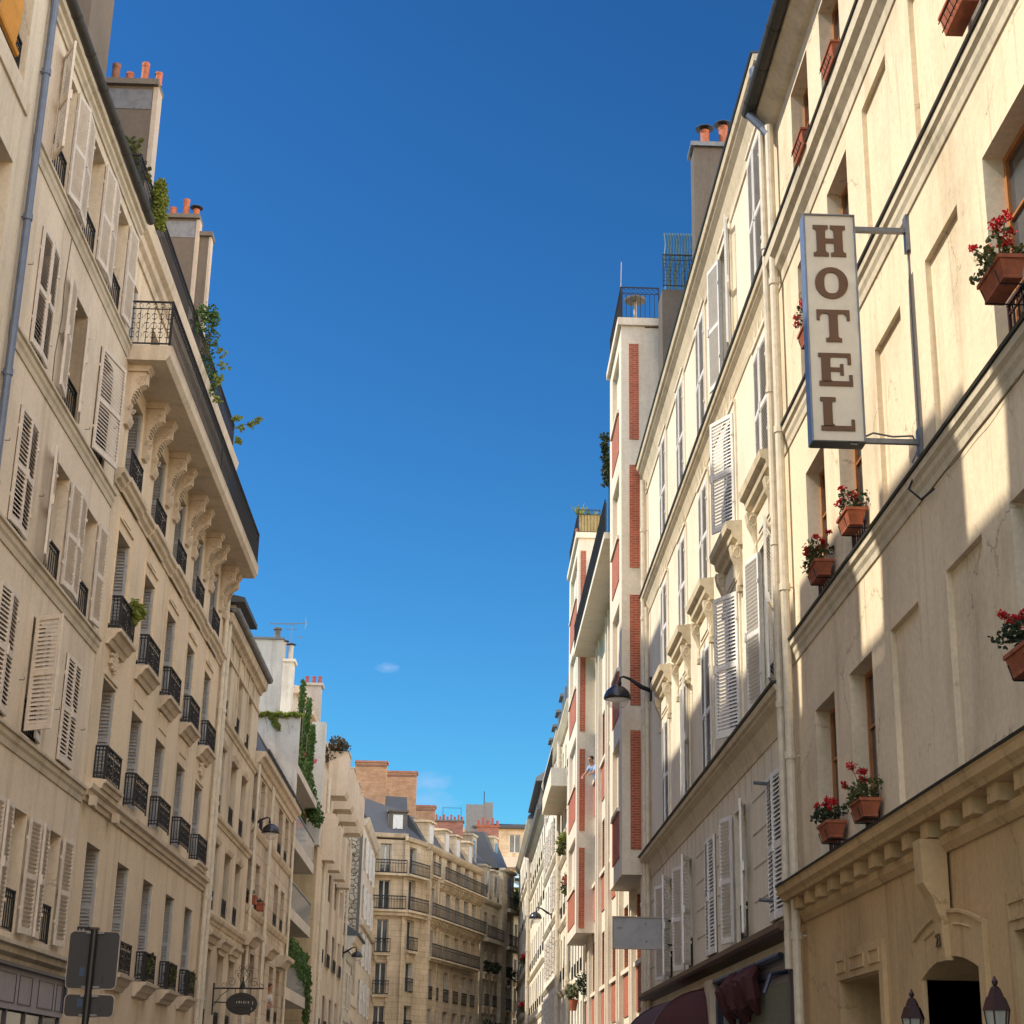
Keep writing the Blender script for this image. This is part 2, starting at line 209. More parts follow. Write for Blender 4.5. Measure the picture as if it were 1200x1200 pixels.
# ---------------------------------------------------------------- frames and mesh builder
class Fr:
    def __init__(s, O, a=0.0, side='R'):
        s.O = Vector((O[0], O[1], 0)); s.U = Vector((math.sin(R(a)), math.cos(R(a)), 0)); s.side = side
        s.N = Vector((-s.U.y, s.U.x, 0)) if side == 'R' else Vector((s.U.y, -s.U.x, 0))
    def p(s, u, d, z): return s.O + s.U*u + s.N*d + Vector((0, 0, z))
def FR(x, side, a=0): return Fr((x, 0), a, side)
class MB:
    def __init__(s, F=None): s.v = []; s.f = []; s.F = F
    def add(s, vs, fs):
        k = len(s.v); s.v += [Vector(x) for x in vs]; s.f += [tuple(i+k for i in f) for f in fs]; return s
    def P(s, u, d, z): return s.F.p(u, d, z) if s.F else Vector((u, d, z))
    def box(s, u0, u1, d0, d1, z0, z1):
        P = s.P
        return s.add([P(u0, d0, z0), P(u1, d0, z0), P(u1, d1, z0), P(u0, d1, z0), P(u0, d0, z1), P(u1, d0, z1), P(u1, d1, z1), P(u0, d1, z1)],
              [(0, 1, 2, 3), (4, 5, 6, 7), (0, 1, 5, 4), (1, 2, 6, 5), (2, 3, 7, 6), (3, 0, 4, 7)])
    def prof(s, pts, u0, u1, u0b=None, u1b=None):      # closed (d,z) polygon pushed along u
        n = len(pts); P = s.P
        vs = [P(u0, d, z) for d, z in pts]+[P(u1, d, z) for d, z in pts]
        return s.add(vs, [tuple(range(n)), tuple(range(2*n-1, n-1, -1))]+[(i, (i+1) % n, n+(i+1) % n, n+i) for i in range(n)])
    def ext(s, pts, d0, d1):                            # closed (u,z) polygon pushed along d
        n = len(pts); P = s.P
        vs = [P(u, d0, z) for u, z in pts]+[P(u, d1, z) for u, z in pts]
        return s.add(vs, [tuple(range(n)), tuple(range(2*n-1, n-1, -1))]+[(i, (i+1) % n, n+(i+1) % n, n+i) for i in range(n)])
    def quad(s, a, b, c, d): return s.add([a, b, c, d], [(0, 1, 2, 3)])
    def tube(s, pts, r, n=6, closed=False):
        pts = [Vector(p) for p in pts]; k = len(pts); rs = r if isinstance(r, (list, tuple)) else [r]*k
        vs = []; prev = None
        for i, p in enumerate(pts):
            a = pts[i-1] if (i > 0 or closed) else p; b = pts[(i+1) % k] if (i < k-1 or closed) else p
            t = (b-a).normalized()
            ref = prev if prev is not None and abs(prev.dot(t)) < .95 else (Vector((0, 0, 1)) if abs(t.z) < .9 else Vector((1, 0, 0)))
            x = t.cross(ref).normalized(); y = x.cross(t).normalized(); prev = y
            vs += [p+(x*math.cos(2*math.pi*j/n)+y*math.sin(2*math.pi*j/n))*rs[i] for j in range(n)]
        fs = []
        for i in range(k if closed else k-1):
            for j in range(n):
                fs.append((i*n+j, i*n+(j+1) % n, ((i+1) % k)*n+(j+1) % n, ((i+1) % k)*n+j))
        if not closed: fs += [tuple(range(n)), tuple(range((k-1)*n, k*n))]
        return s.add(vs, fs)
    def lathe(s, c, pr, n=14, ax=None):                 # profile [(r,z)]
        c = Vector(c); vs = []; fs = []
        for r, z in pr:
            vs += [c+Vector((r*math.cos(2*math.pi*j/n), r*math.sin(2*math.pi*j/n), z)) for j in range(n)]
        for i in range(len(pr)-1):
            fs += [(i*n+j, i*n+(j+1) % n, (i+1)*n+(j+1) % n, (i+1)*n+j) for j in range(n)]
        fs += [tuple(range(n)), tuple(range((len(pr)-1)*n, len(pr)*n))]
        return s.add(vs, fs)
    def mesh(s, name, mat, base=Vector((0, 0, 0)), smooth=False, fix=True):
        me = bpy.data.meshes.new(name); me.from_pydata([v-base for v in s.v], [], s.f)
        if fix:
            bm = bmesh.new(); bm.from_mesh(me); bmesh.ops.recalc_face_normals(bm, faces=bm.faces); bm.to_mesh(me); bm.free()
        me.materials.append(M[mat] if isinstance(mat, str) else mat)
        if smooth:
            for p in me.polygons: p.use_smooth = True
        return me
    def build(s, name, mat, parent=None, smooth=False, fix=True, base=None):
        b = base if base is not None else (parent['_b'] if parent is not None else (0, 0, 0))
        b = Vector(b)
        o = bpy.data.objects.new(name, s.mesh(name, mat, b, smooth, fix)); COL.objects.link(o)
        if parent is not None: o.parent = parent; o['_b'] = tuple(b)
        return o
def empty(name, label, cat, base, group=None):
    o = bpy.data.objects.new(name, None); COL.objects.link(o); o.location = base; o.empty_display_size = .3
    o['label'] = label; o['category'] = cat; o['_b'] = tuple(base)
    if group: o['group'] = group
    return o
def tagt(o, label, cat, group=None):
    o['label'] = label; o['category'] = cat
    if group: o['group'] = group
def put(me, name, parent, loc, rz=0.0, ry=0.0):         # shared-mesh child at a world location
    o = bpy.data.objects.new(name, me); COL.objects.link(o); o.parent = parent
    b = Vector(parent['_b']); o.location = Vector(loc)-b; o.rotation_euler = (0, ry, rz); o['_b'] = tuple(b)
    return o
def struct(mb, name, mat):
    o = mb.build(name, mat); o['kind'] = 'structure'; return o

# ---------------------------------------------------------------- shared parts
_c = {}
def leaf_mesh(wd, ht, mat, pitch=0.062, rev=False, solid=False):
    k = ('leaf', round(wd, 2), round(ht, 2), mat, pitch, rev)
    if k in _c: return _c[k]
    b = MB(); s = 0.055; t = 0.018
    b.box(0, s, -t, t, 0, ht); b.box(wd-s, wd, -t, t, 0, ht)
    mid = ht*0.47
    for z0, z1 in ((0, .09), (mid, mid+.075), (ht-.07, ht)): b.box(s, wd-s, -t, t, z0, z1)
    for a, c in ((.09, mid), (mid+.075, ht-.07)):
        n = max(3, int((c-a)/pitch)); pz = (c-a)/n
        for i in range(n):
            z = a+(i+.5)*pz; q = .0235*(pz/.062)/.55; y = t*.95; th = .003
            lo, hi = (z-q*.55, z+q*.55)
            if rev: lo, hi = hi, lo
            # thin sloped slat, outer edge lower
            b.add([(s, y, lo-th), (wd-s, y, lo-th), (wd-s, -y, hi-th), (s, -y, hi-th), (s, y, lo+th), (wd-s, y, lo+th), (wd-s, -y, hi+th), (s, -y, hi+th)],
                  [(0, 1, 2, 3), (4, 5, 6, 7), (0, 1, 5, 4), (1, 2, 6, 5), (2, 3, 7, 6), (3, 0, 4, 7)])
    b.box(-.012, .03, t, t+.02, ht*.2, ht*.2+.05); b.box(-.012, .03, t, t+.02, ht*.8, ht*.8+.05)   # hinges
    b.box(wd-.05, wd+.0, t, t+.025, mid-.03, mid+.12)
    _c[k] = b.mesh('shutter', mat); return _c[k]
def put_leaf(parent, F, hu, d, z0, wd, ht, phi, toward, mat, pitch=0.062):
    """hinge at hu; closed direction along U*toward; phi = degrees opened outwards"""
    dv = F.U*(toward*math.cos(R(phi)))+F.N*math.sin(R(phi))
    rz = math.atan2(dv.y, dv.x)
    # which local y is outwards when closed? decide which way slats slope
    ly = Vector((-dv.y, dv.x, 0)); outn = F.N*math.cos(R(phi))-F.U*(toward*math.sin(R(phi)))
    me = leaf_mesh(wd, ht, mat, pitch, rev=(ly.dot(outn) < 0))
    return put(me, 'shutter', parent, F.p(hu, d, z0), rz)
def rail_mesh(ln, ht, style=0, mat='iron'):
    k = ('rail', round(ln, 2), round(ht, 2), style, mat)
    if k in _c: return _c[k]
    b = MB(); b.box(0, ln, -.018, .018, ht-.03, ht); b.box(0, ln, -.012, .012, .04, .065); b.box(0, .025, -.014, .014, 0, ht); b.box(ln-.025, ln, -.014, .014, 0, ht)
    if style == 0:        # scrolled cast panel
        b.box(0, ln, -.01, .01, ht*.82, ht*.82+.015)
        n = max(3, int(ln/.13)); st = ln/n
        for i in range(n):
            x = (i+.5)*st
            b.box(x-.006, x+.006, -.006, .006, .06, ht*.82)
            for zc, rr in ((ht*.25, st*.42), (ht*.45, st*.46), (ht*.66, st*.40), (ht*.9, st*.28)):
                q = 8; ring = [(x+rr*math.cos(2*math.pi*j/q), zc+rr*1.15*math.sin(2*math.pi*j/q)) for j in range(q)]
                for j in range(q):
                    (x0, z0), (x1, z1) = ring[j], ring[(j+1) % q]
                    if (j+i) % 5 == 4: continue
                    e = .0065; b.add([(x0, -e, z0-e), (x1, -e, z1-e), (x1, e, z1-e), (x0, e, z0-e), (x0, -e, z0+e), (x1, -e, z1+e), (x1, e, z1+e), (x0, e, z0+e)],
                                    [(0, 1, 2, 3), (4, 5, 6, 7), (0, 1, 5, 4), (1, 2, 6, 5), (2, 3, 7, 6), (3, 0, 4, 7)])
    elif style == 1:      # plain bars with a top scroll band
        b.box(0, ln, -.01, .01, ht*.78, ht*.78+.018)
        n = max(3, int(ln/.12)); st = ln/n
        for i in range(n+1): b.box(i*st-.008, i*st+.008, -.008, .008, .04, ht*.78)
        for i in range(n):
            x = (i+.5)*st; zc = ht*.88; rr = min(st*.45, ht*.08); q = 8
            for j in range(q-1):
                a0, a1 = 2*math.pi*j/q, 2*math.pi*(j+1)/q; e = .007
                x0, z0, x1, z1 = x+rr*math.cos(a0), zc+rr*math.sin(a0), x+rr*math.cos(a1), zc+rr*math.sin(a1)
                b.add([(x0, -e, z0-e), (x1, -e, z1-e), (x1, e, z1-e), (x0, e, z0-e), (x0, -e, z0+e), (x1, -e, z1+e), (x1, e, z1+e), (x0, e, z0+e)],
                      [(0, 1, 2, 3), (4, 5, 6, 7), (0, 1, 5, 4), (1, 2, 6, 5), (2, 3, 7, 6), (3, 0, 4, 7)])
    elif style == 3:      # heavy far railing
        n = max(3, int(ln/.2)); st = ln/n; b.box(0, ln, -.03, .03, ht-.07, ht); b.box(0, ln, -.03, .03, .03, .1)
        for i in range(n+1): b.box(i*st-.013, i*st+.013, -.013, .013, .04, ht)
        b.box(0, ln, -.02, .02, ht*.72, ht*.72+.04)
    else:                 # plain bars
        n = max(3, int(ln/.1)); st = ln/n
        for i in range(n+1): b.box(i*st-.009, i*st+.009, -.009, .009, .04, ht)
        b.box(0, ln, -.01, .01, ht*.85, ht*.85+.02); b.box(0, ln, -.01, .01, ht*.18, ht*.18+.02)
    _c[k] = b.mesh('railing', mat); return _c[k]
def put_rail(parent, F, u0, u1, d, z, ht, style=0, mat='iron', name='railing'):
    dv = F.U; rz = math.atan2(dv.y, dv.x)
    return put(rail_mesh(abs(u1-u0), ht, style, mat), name, parent, F.p(min(u0, u1), d, z), rz)
def put_rail_side(parent, F, u, d0, d1, z, ht, style=1, mat='iron'):
    dv = F.N; rz = math.atan2(dv.y, dv.x)
    return put(rail_mesh(abs(d1-d0), ht, style, mat), 'railing', parent, F.p(u, min(d0, d1), z), rz)

class Bld:
    def __init__(s, name, label, F, u0, u1, z1, wallmat, depth=9.0, cat='building', z0=0.0, body=True, d0=0.0):
        s.F, s.u0, s.u1, s.z1, s.z0, s.mat, s.depth, s.op, s.body, s.d0 = F, u0, u1, z1, z0, wallmat, depth, [], body, d0
        s.root = empty(name, label, cat, tuple(F.p((u0+u1)/2, -depth/2 if depth < 20 else -5, 0)))
        s.pend = []
    def mb(s): return MB(s.F)
    def part(s, name, mat, fn, parent=None, smooth=False):
        b = s.mb(); fn(b); return b.build(name, mat, parent or s.root, smooth)
    def hole(s, u0, u1, z0, z1, dp=0.28, back=False, dsill=0): s.op.append((u0, u1, z0, z1, dp, back))
    def wall(s, name='wall', d=None, segs=None, mat=None, ua=None, ub=None, za=None, zb=None, ops=None, body=None):
        d = s.d0 if d is None else d; ua = s.u0 if ua is None else ua; ub = s.u1 if ub is None else ub; za = s.z0 if za is None else za; zb = s.z1 if zb is None else zb
        ops = s.op if ops is None else ops
        ops = [o for o in ops if o[0] > ua-1e-6 and o[1] < ub+1e-6 and o[2] > za-1e-6 and o[3] < zb+1e-6]
        us = sorted(set([ua, ub]+[o[0] for o in ops]+[o[1] for o in ops])); zs = sorted(set([za, zb]+[o[2] for o in ops]+[o[3] for o in ops]))
        b = s.mb(); idx = {}
        def V(u, z):
            k = (round(u, 4), round(z, 4))
            if k not in idx: idx[k] = len(b.v); b.v.append(b.P(u, d, z))
            return idx[k]
        for i in range(len(us)-1):
            for j in range(len(zs)-1):
                cu, cz = (us[i]+us[i+1])/2, (zs[j]+zs[j+1])/2
                if any(o[0] < cu < o[1] and o[2] < cz < o[3] for o in ops): continue
                b.f.append((V(us[i], zs[j]), V(us[i+1], zs[j]), V(us[i+1], zs[j+1]), V(us[i], zs[j+1])))
        for (a, c, e, f, dp, back) in ops:
            P = b.P; q = d-dp
            b.quad(P(a, d, e), P(a, q, e), P(a, q, f), P(a, d, f)); b.quad(P(c, d, e), P(c, d, f), P(c, q, f), P(c, q, e))
            b.quad(P(a, d, f), P(a, q, f), P(c, q, f), P(c, d, f)); b.quad(P(a, d, e), P(c, d, e), P(c, q, e), P(a, q, e))
            if back: b.quad(P(a, q, e), P(c, q, e), P(c, q, f), P(a, q, f))
        if (s.body if body is None else body):
            P = b.P; D = d-s.depth
            b.quad(P(ua, d, za), P(ua, d, zb), P(ua, D, zb), P(ua, D, za)); b.quad(P(ub, d, za), P(ub, D, za), P(ub, D, zb), P(ub, d, zb))
            b.quad(P(ua, D, za), P(ua, D, zb), P(ub, D, zb), P(ub, D, za)); b.quad(P(ua, d, zb), P(ub, d, zb), P(ub, D, zb), P(ua, D, zb))
        return b.build(name, mat or s.mat, s.root, fix=False)
    def course(s, pts, name='string_course', mat=None, u0=None, u1=None):
        b = s.mb(); b.prof(pts, s.u0 if u0 is None else u0, s.u1 if u1 is None else u1); return b.build(name, mat or s.mat, s.root)
    def window(s, u0, u1, z0, z1, dp=0.28, frame='frameW', glass='glass', shut=None, rail=None, d=None, div=2, sill=None, surround=None, curtain=False, casing=None, lite=False):
        """shut: list of (side,'mat',phi,width,dz0,dz1); rail: (style,height,d)"""
        d = s.d0 if d is None else d; s.hole(u0, u1, z0, z1, dp+.10) if not lite else s.hole(u0, u1, z0, z1, dp+.10)
        if any(h[2] < 60 for h in (shut or [])): glass = 'interior'  # dark matte pane stands in for room shade behind closed shutters
        F = s.F; b = s.mb(); q = d-dp; fw_ = 0.055
        b.box(u0, u0+fw_, q-.06, q, z0, z1); b.box(u1-fw_, u1, q-.06, q, z0, z1); b.box(u0+fw_, u1-fw_, q-.06, q, z1-fw_, z1); b.box(u0+fw_, u1-fw_, q-.06, q, z0, z0+fw_*1.3)
        mid = (u0+u1)/2
        if div >= 2: b.box(mid-.045, mid+.045, q-.055, q+.005, z0+fw_*1.3, z1-fw_)
        if not lite:
            for k in (1, 2):
                zz = z0+(z1-z0)*(0.34*k if div < 3 else 0.3*k); b.box(u0+fw_, mid-.045 if div >= 2 else u1-fw_, q-.05, q-.008, zz-.014, zz+.014)
                if div >= 2: b.box(mid+.045, u1-fw_, q-.05, q-.008, zz-.014, zz+.014)
        wo_ = b.build('window', frame, s.root)
        g = s.mb(); g.box(u0+.02, u1-.02, q-.09, q-.035, z0+.02, z1-.02); g.build('pane', glass, wo_)
        if curtain: pass
        for sh in (shut or []):
            side, mt, phi = sh[0], sh[1], sh[2]; wd = sh[3] if len(sh) > 3 else (u1-u0)/2; dd = sh[4] if len(sh) > 4 else 0.03
            if side == 'n': put_leaf(wo_, F, u0, d+dd, z0+.01, wd, z1-z0-.02, phi, 1, mt, s.pitch)
            else: put_leaf(wo_, F, u1, d+dd, z0+.01, wd, z1-z0-.02, phi, -1, mt, s.pitch)
        if rail: put_rail(wo_, F, u0+.01, u1-.01, d+(rail[2] if len(rail) > 2 else -.04), z0, rail[1], rail[0])
        if sill:
            k = s.mb(); k.box(u0-sill[0], u1+sill[0], d-.05, d+sill[1], z0-sill[2], z0-.002); k.build('sill', sill[3] if len(sill) > 3 else s.mat, wo_)
        if surround:
            k = s.mb(); w_, dd = surround[0], surround[1]
            k.box(u0-w_, u0, d-.01, d+dd, z0, z1); k.box(u1, u1+w_, d-.01, d+dd, z0, z1); k.box(u0-w_, u1+w_, d-.01, d+dd+.004, z1, z1+w_*1.2); k.build('surround', surround[2] if len(surround) > 2 else s.mat, wo_)
        return wo_
    pitch = 0.062
    def pipe(s, u, d, z0, z1, r=0.05, mat='pipeC', collars=True):
        b = s.mb(); P = b.P; b.tube([P(u, d, z0), P(u, d, z1)], r, 10)
        if collars:
            z = z0+1.2
            while z < z1-.3: b.tube([P(u, d, z-.05), P(u, d, z+.05)], r*1.25, 10); b.box(u-.012, u+.012, 0, d, z-.01, z+.01); z += 2.4
        return b.build('downpipe', mat, s.root, smooth=False)
    def gutter(s, d, z, r=0.09, u0=None, u1=None, mat='zincd'):
        u0 = s.u0 if u0 is None else u0; u1 = s.u1 if u1 is None else u1
        b = s.mb(); n = 8; pts = [(d+r*math.cos(math.pi*(1+i/n)), z+r*math.sin(math.pi*(1+i/n))) for i in range(n+1)]
        b.prof(pts, u0, u1)
        k = u0+.7
        while k < u1-.1:
            b.prof([(d+(r+.012)*math.cos(math.pi*(1+i/n)), z+.004+(r+.012)*math.sin(math.pi*(1+i/n))) for i in range(n+1)], k, k+.025); k += 1.0
        return b.build('gutter', mat, s.root)
    def chimney(s, x0, x1, y0, y1, z0, z1, mat='cement', cap='cementd', pots=(), potmat='pot', edge=None, band=None, edge_x=None):
        """world axis-aligned stack"""
        b = MB(); b.box(x0, x1, y0, y1, z0, z1); c = b.build('chimney', mat, s.root)
        b = MB(); b.box(x0-.08, x1+.1, y0-.1, y1+.1, z1, z1+.13); b.build('chimney_cap', cap, c)
        if edge: b = MB(); b.box(x1, x1+edge, y0-.003, y1+.003, z0, z1-.002); b.build('corner_render', 'cementl', c)
        if band: b = MB(); b.box(x0+.02, x1-.02, y0-.012, y0, z1-band, z1-.08); b.build('cement_band', 'zinc', c)
        for k in pots:
            px, h = k[0], k[1]; r = k[2] if len(k) > 2 else .085; mt = k[3] if len(k) > 3 else potmat
            b = MB(); cc = (px, (y0+y1)/2, z1+.13); b.lathe(cc, [(r*1.05, 0), (r*.95, .05), (r*.9, h*.8), (r*1.0, h*.86), (r*1.0, h)], 14)
            po = b.build('chimney_pot', mt, c)
            if len(k) > 4:
                b = MB(); b.lathe((px, (y0+y1)/2, z1+.13+h+.06), [(r*1.9, 0), (r*1.8, .02), (r*.2, .09)], 14)
                for a in range(4): b.box(px+r*.7*math.cos(a*1.57)-.008, px+r*.7*math.cos(a*1.57)+.008, (y0+y1)/2+r*.7*math.sin(a*1.57)-.008, (y0+y1)/2+r*.7*math.sin(a*1.57)+.008, z1+.13+h, z1+.13+h+.07)
                b.build('cowl', 'zincd', po)
        return c
rng = random.Random(7)
def foliage(b, c, rad, n, size, rnd=rng, droop=0.0, fill=0.3):
    c = Vector(c)
    for _ in range(n):
        while True:
            q = Vector((rnd.uniform(-1, 1), rnd.uniform(-1, 1), rnd.uniform(-1, 1)))
            if fill < q.length < 1: break
        p = c+Vector((q.x*rad[0], q.y*rad[1], q.z*rad[2])); s = size*rnd.uniform(.6, 1.4)
        a = Vector((rnd.uniform(-1, 1), rnd.uniform(-1, 1), rnd.uniform(-.7, .7)-droop)).normalized()
        t = a.cross(Vector((rnd.uniform(-1, 1), rnd.uniform(-1, 1), rnd.uniform(-1, 1)))).normalized(); nn = a.cross(t)*s*.18
        b.add([p, p+a*s*.35+t*s*.32, p+a*s*.75+t*s*.25+nn, p+a*s, p+a*s*.7-t*s*.28+nn, p+a*s*.3-t*s*.3], [(0, 1, 2, 3), (0, 3, 4, 5)])
def stems(b, c, rad, n, r=.006, rnd=rng):
    c = Vector(c)
    for _ in range(n):
        e = c+Vector((rnd.uniform(-1, 1)*rad[0], rnd.uniform(-1, 1)*rad[1], rnd.uniform(.3, 1)*rad[2]))
        mid = (c+e)/2+Vector((rnd.uniform(-.1, .1)*rad[0], 0, .1*rad[2])); b.tube([c+Vector((rnd.uniform(-.4, .4)*rad[0], 0, 0)), mid, e], [r*1.4, r, r*.7], 5)
# ================================================================ ground
XL, XR = -6.6, 4.5
b = MB(); b.add([(-160, -120, -.14), (160, -120, -.14), (160, 420, -.14), (-160, 420, -.14)], [(0, 1, 2, 3)]); struct(b, 'ground', 'earth')
b = MB(); b.box(-4.6, 2.6, -40, 240, -.12, -.02); struct(b, 'road', 'asphalt')
b = MB(); b.box(-6.8, -4.78, -40, 118, -.12, .10); b.box(2.78, 4.7, -40, 240, -.12, .10); struct(b, 'pavement', 'pave')
b = MB(); b.box(-4.78, -4.6, -40, 118, -.12, .105); b.box(2.6, 2.78, -40, 240, -.12, .105); struct(b, 'kerb', 'kerb')

GL = FR(XL, 'L')
# ================================================================ L0 nearest left
B = Bld('apartment_house', 'cream rendered house at the near left edge, with an orange blind in its upper window', GL, 4.0, 21.5, 17.75, 'l0', depth=7)
for zt, zb in ((16.95, 14.98), (13.67, 11.75), (10.6, 8.7), (7.4, 5.5)):
    for (a, c) in ((19.3, 20.72), (15.9, 17.3), (12.6, 14.0), (9.2, 10.6)):
        B.window(a, c, zb, zt, dp=.3, rail=(0, .62, -.1), frame='frameW', curtain=True)
B.wall()
for z in (14.78, 11.55, 8.5, 5.3): B.part('sill_course', 'l0', lambda b: b.prof([(-.02, z-.2), (.035, z-.2), (.05, z), (-.02, z)], 18.7, 21.0) and b.prof([(-.02, z-.2), (.035, z-.2), (.05, z), (-.02, z)], 15.4, 17.8))
# unseen masses added on the roof, shaped so their gaps let the sun through
B.part('roof', 'zinc', lambda b: b.box(4.0, 12.3, -3.2, -.05, 17.75, 19.7) and b.box(13.65, 16.8, -3.0, -.05, 17.75, 19.65) and b.box(17.95, 21.45, -3.2, -.05, 17.75, 19.9) and b.box(12.3, 13.65, -3.2, -.05, 17.75, 17.85) and b.box(16.8, 17.95, -3.2, -.05, 17.75, 17.82))
# orange blind sagging in the top window
b = MB(GL); n = 10
for i in range(n):
    a0, a1 = i/n, (i+1)/n; za, zb_ = 16.95-1.65*a0, 16.95-1.65*a1
    da, db = -.12+.10*math.sin(a0*3), -.12+.10*math.sin(a1*3)
    b.quad(b.P(19.55, da, za), b.P(20.25+.02*i, da, za), b.P(20.25+.02*i, db, zb_), b.P(19.55, db, zb_))
b.tube([b.P(19.5, -.1, 15.28), b.P(20.5, -.1, 15.28)], .06, 8); b.build('window_blind', 'orange', B.root, fix=False)
B.pipe(21.42, .09, 0, 17.7, .055, 'zincb'); B.gutter(.16, 17.75)
# ================================================================ L1 ivory shutters
B = Bld('apartment_house', 'ivory house with louvred shutters on every floor above a blue framed shop, left side', GL, 21.52, 28.75, 17.05, 'l1', depth=8)
C0, C1, C2 = (22.5, 23.5), (24.62, 25.7), (26.78, 27.88)
wm = dict(dp=.3, div=2)
G, NN = 'shutC', None
rows = {5: (14.75, 16.6), 4: (11.75, 13.66), 3: (9.02, 10.78), 2: (6.42, 8.17), 1: (3.62, 5.34)}
rl = (1, .55, -.05)
def W(r, c, sh, rail=rl): return B.window(c[0], c[1], rows[r][0], rows[r][1], shut=sh, rail=rail, **wm)
W(5, C0, [('n', G, 150, .5, .03), ('f', G, 172, .52, .03)]); W(5, C1, [('n', G, 176, .55, .05), ('f', G, 176, .55, .04)]); W(5, C2, [('n', G, 176, .55, .05), ('f', G, 176, .55, .04)])
W(4, C0, [('n', G, 2, .5), ('f', G, 3, .5)]); W(4, C1, [('n', G, 174, .55, .05), ('f', G, 14, .54)]); W(4, C2, [('n', G, 10, 1.08, .04)])
W(3, C0, [('n', G, 3, .5), ('f', G, 2, .5)]); W(3, C1, [('n', G, 168, .54, .05), ('f', G, 176, .54, .05)]); W(3, C2, [('n', G, 176, .54, .05), ('f', G, 177, .54, .05)])
W(2, C0, [('n', G, 4, .5), ('f', G, 4, .5)]); W(2, (24.5, 25.5), [('n', G, 118, .5, .05), ('f', G, 6, .5)]); W(2, (26.7, 27.7), [('n', G, 1, .5), ('f', G, 1, .5)], None)
for c in ((22.2, 23.2), (24.38, 25.4), (26.6, 27.64)): W(1, c, [('n', G, 174, .52, .06), ('f', G, 176, .54, .06)], (1, .6, -.05))
B.wall(za=3.2)
mould = lambda z, h=.28, p=.10: [(-.02, z-h), (.02, z-h), (.03, z-h*.7), (p*.6, z-h*.55), (p*.65, z-h*.3), (p, z-h*.25), (p, z-.03), (-.02, z)]
for z in (14.62, 11.66, 8.96, 6.36): B.course(mould(z, .30, .09), 'sill_course', 'l1trim')
B.course(mould(3.52, .36, .16), 'cornice', 'l1trim')
B.course([(-.02, 16.78), (.03, 16.78), (.04, 16.84), (.08, 16.88), (.085, 16.95), (.14, 16.98), (.15, 17.05), (-.02, 17.05)], 'cornice', 'l1trim')
B.gutter(.2, 17.16, .085)
# attic storey set back behind the gutter with its own edge and rail
B.part('attic', 'l1', lambda b: b.box(21.55, 28.7, -6, -.62, 17.05, 18.35)); B.part('roof', 'slate', lambda b: b.prof([(-.7, 18.36), (-3.9, 23.8), (-6.5, 23.8), (-6.5, 18.36)], 21.6, 28.7))  # ridge is out of view, its height shaped to shade the right side
B.part('attic_cornice', 'l1trim', lambda b: b.prof([(-.7, 18.3), (-.55, 18.32), (-.5, 18.5), (-.5, 18.62), (-.7, 18.62)], 21.55, 28.72))
put_rail(B.root, GL, 25.9, 27.3, -.58, 18.62, .62, 2); put_rail(B.root, GL, 28.0, 28.7, -.58, 18.62, .5, 2)
# shop front
SH = B.part('shop_front', 'shopgrey', lambda b: b.box(21.6, 28.45, -.3, .12, 2.55, 3.12) and b.box(21.6, 28.45, -.3, .05, 0, 2.2))
B.part('shop_cornice', 'navy', lambda b: b.box(21.55, 28.5, -.1, .2, 3.12, 3.17) and b.box(28.38, 28.46, .02, .17, 2.62, 3.12), SH)
for k in range(6):
    u = 22.0+k*1.18; wd = (1.0, .78)[k % 2] if k < 5 else .4
    B.part('panel_moulding', 'navy', lambda b: b.box(u, u+wd, .1, .128, 2.63, 2.65) and b.box(u, u+wd, .1, .128, 3.03, 3.05) and b.box(u, u+.022, .1, .128, 2.65, 3.03) and b.box(u+wd-.022, u+wd, .1, .128, 2.65, 3.03), SH)
B.part('shop_window', 'glass', lambda b: b.box(21.7, 28.4, -.1, .07, 2.2, 2.52), SH)
for k in range(7): B.part('mullion', 'navy', lambda b: b.box(21.75+k*1.1, 21.82+k*1.1, .05, .1, 2.2, 2.55), SH)
# cable and crack-like wires, shutter stops
B.part('cable', 'cementd', lambda b: b.tube([b.P(24.1, .012, 14.3), b.P(24.0, .012, 13.4), b.P(24.08, .012, 12.9), b.P(23.92, .012, 12.2), b.P(23.95, .012, 11.7)], .007, 4) and b.tube([b.P(21.62, .02, 3.5), b.P(21.62, .02, 16.8)], .009, 4))
for (u, z) in ((22.0, 12.75), (24.05, 12.6), (26.3, 11.9), (28.25, 12.7), (21.95, 10.0), (24.0, 9.9), (25.9, 7.2), (26.35, 7.15), (28.2, 7.2), (24.1, 7.1)):
    B.part('shutter_stop', 'iron', lambda b: b.tube([b.P(u, 0, z), b.P(u, .07, z), b.P(u, .07, z+.035)], .006, 4))
# tall stacks
B.chimney(-8.1, -7.78, 26.6, 28.2, 17.5, 24.0, 'darkbrick'); B.chimney(-7.775, -7.42, 26.6, 28.2, 17.5, 24.0, 'cement', edge=None)
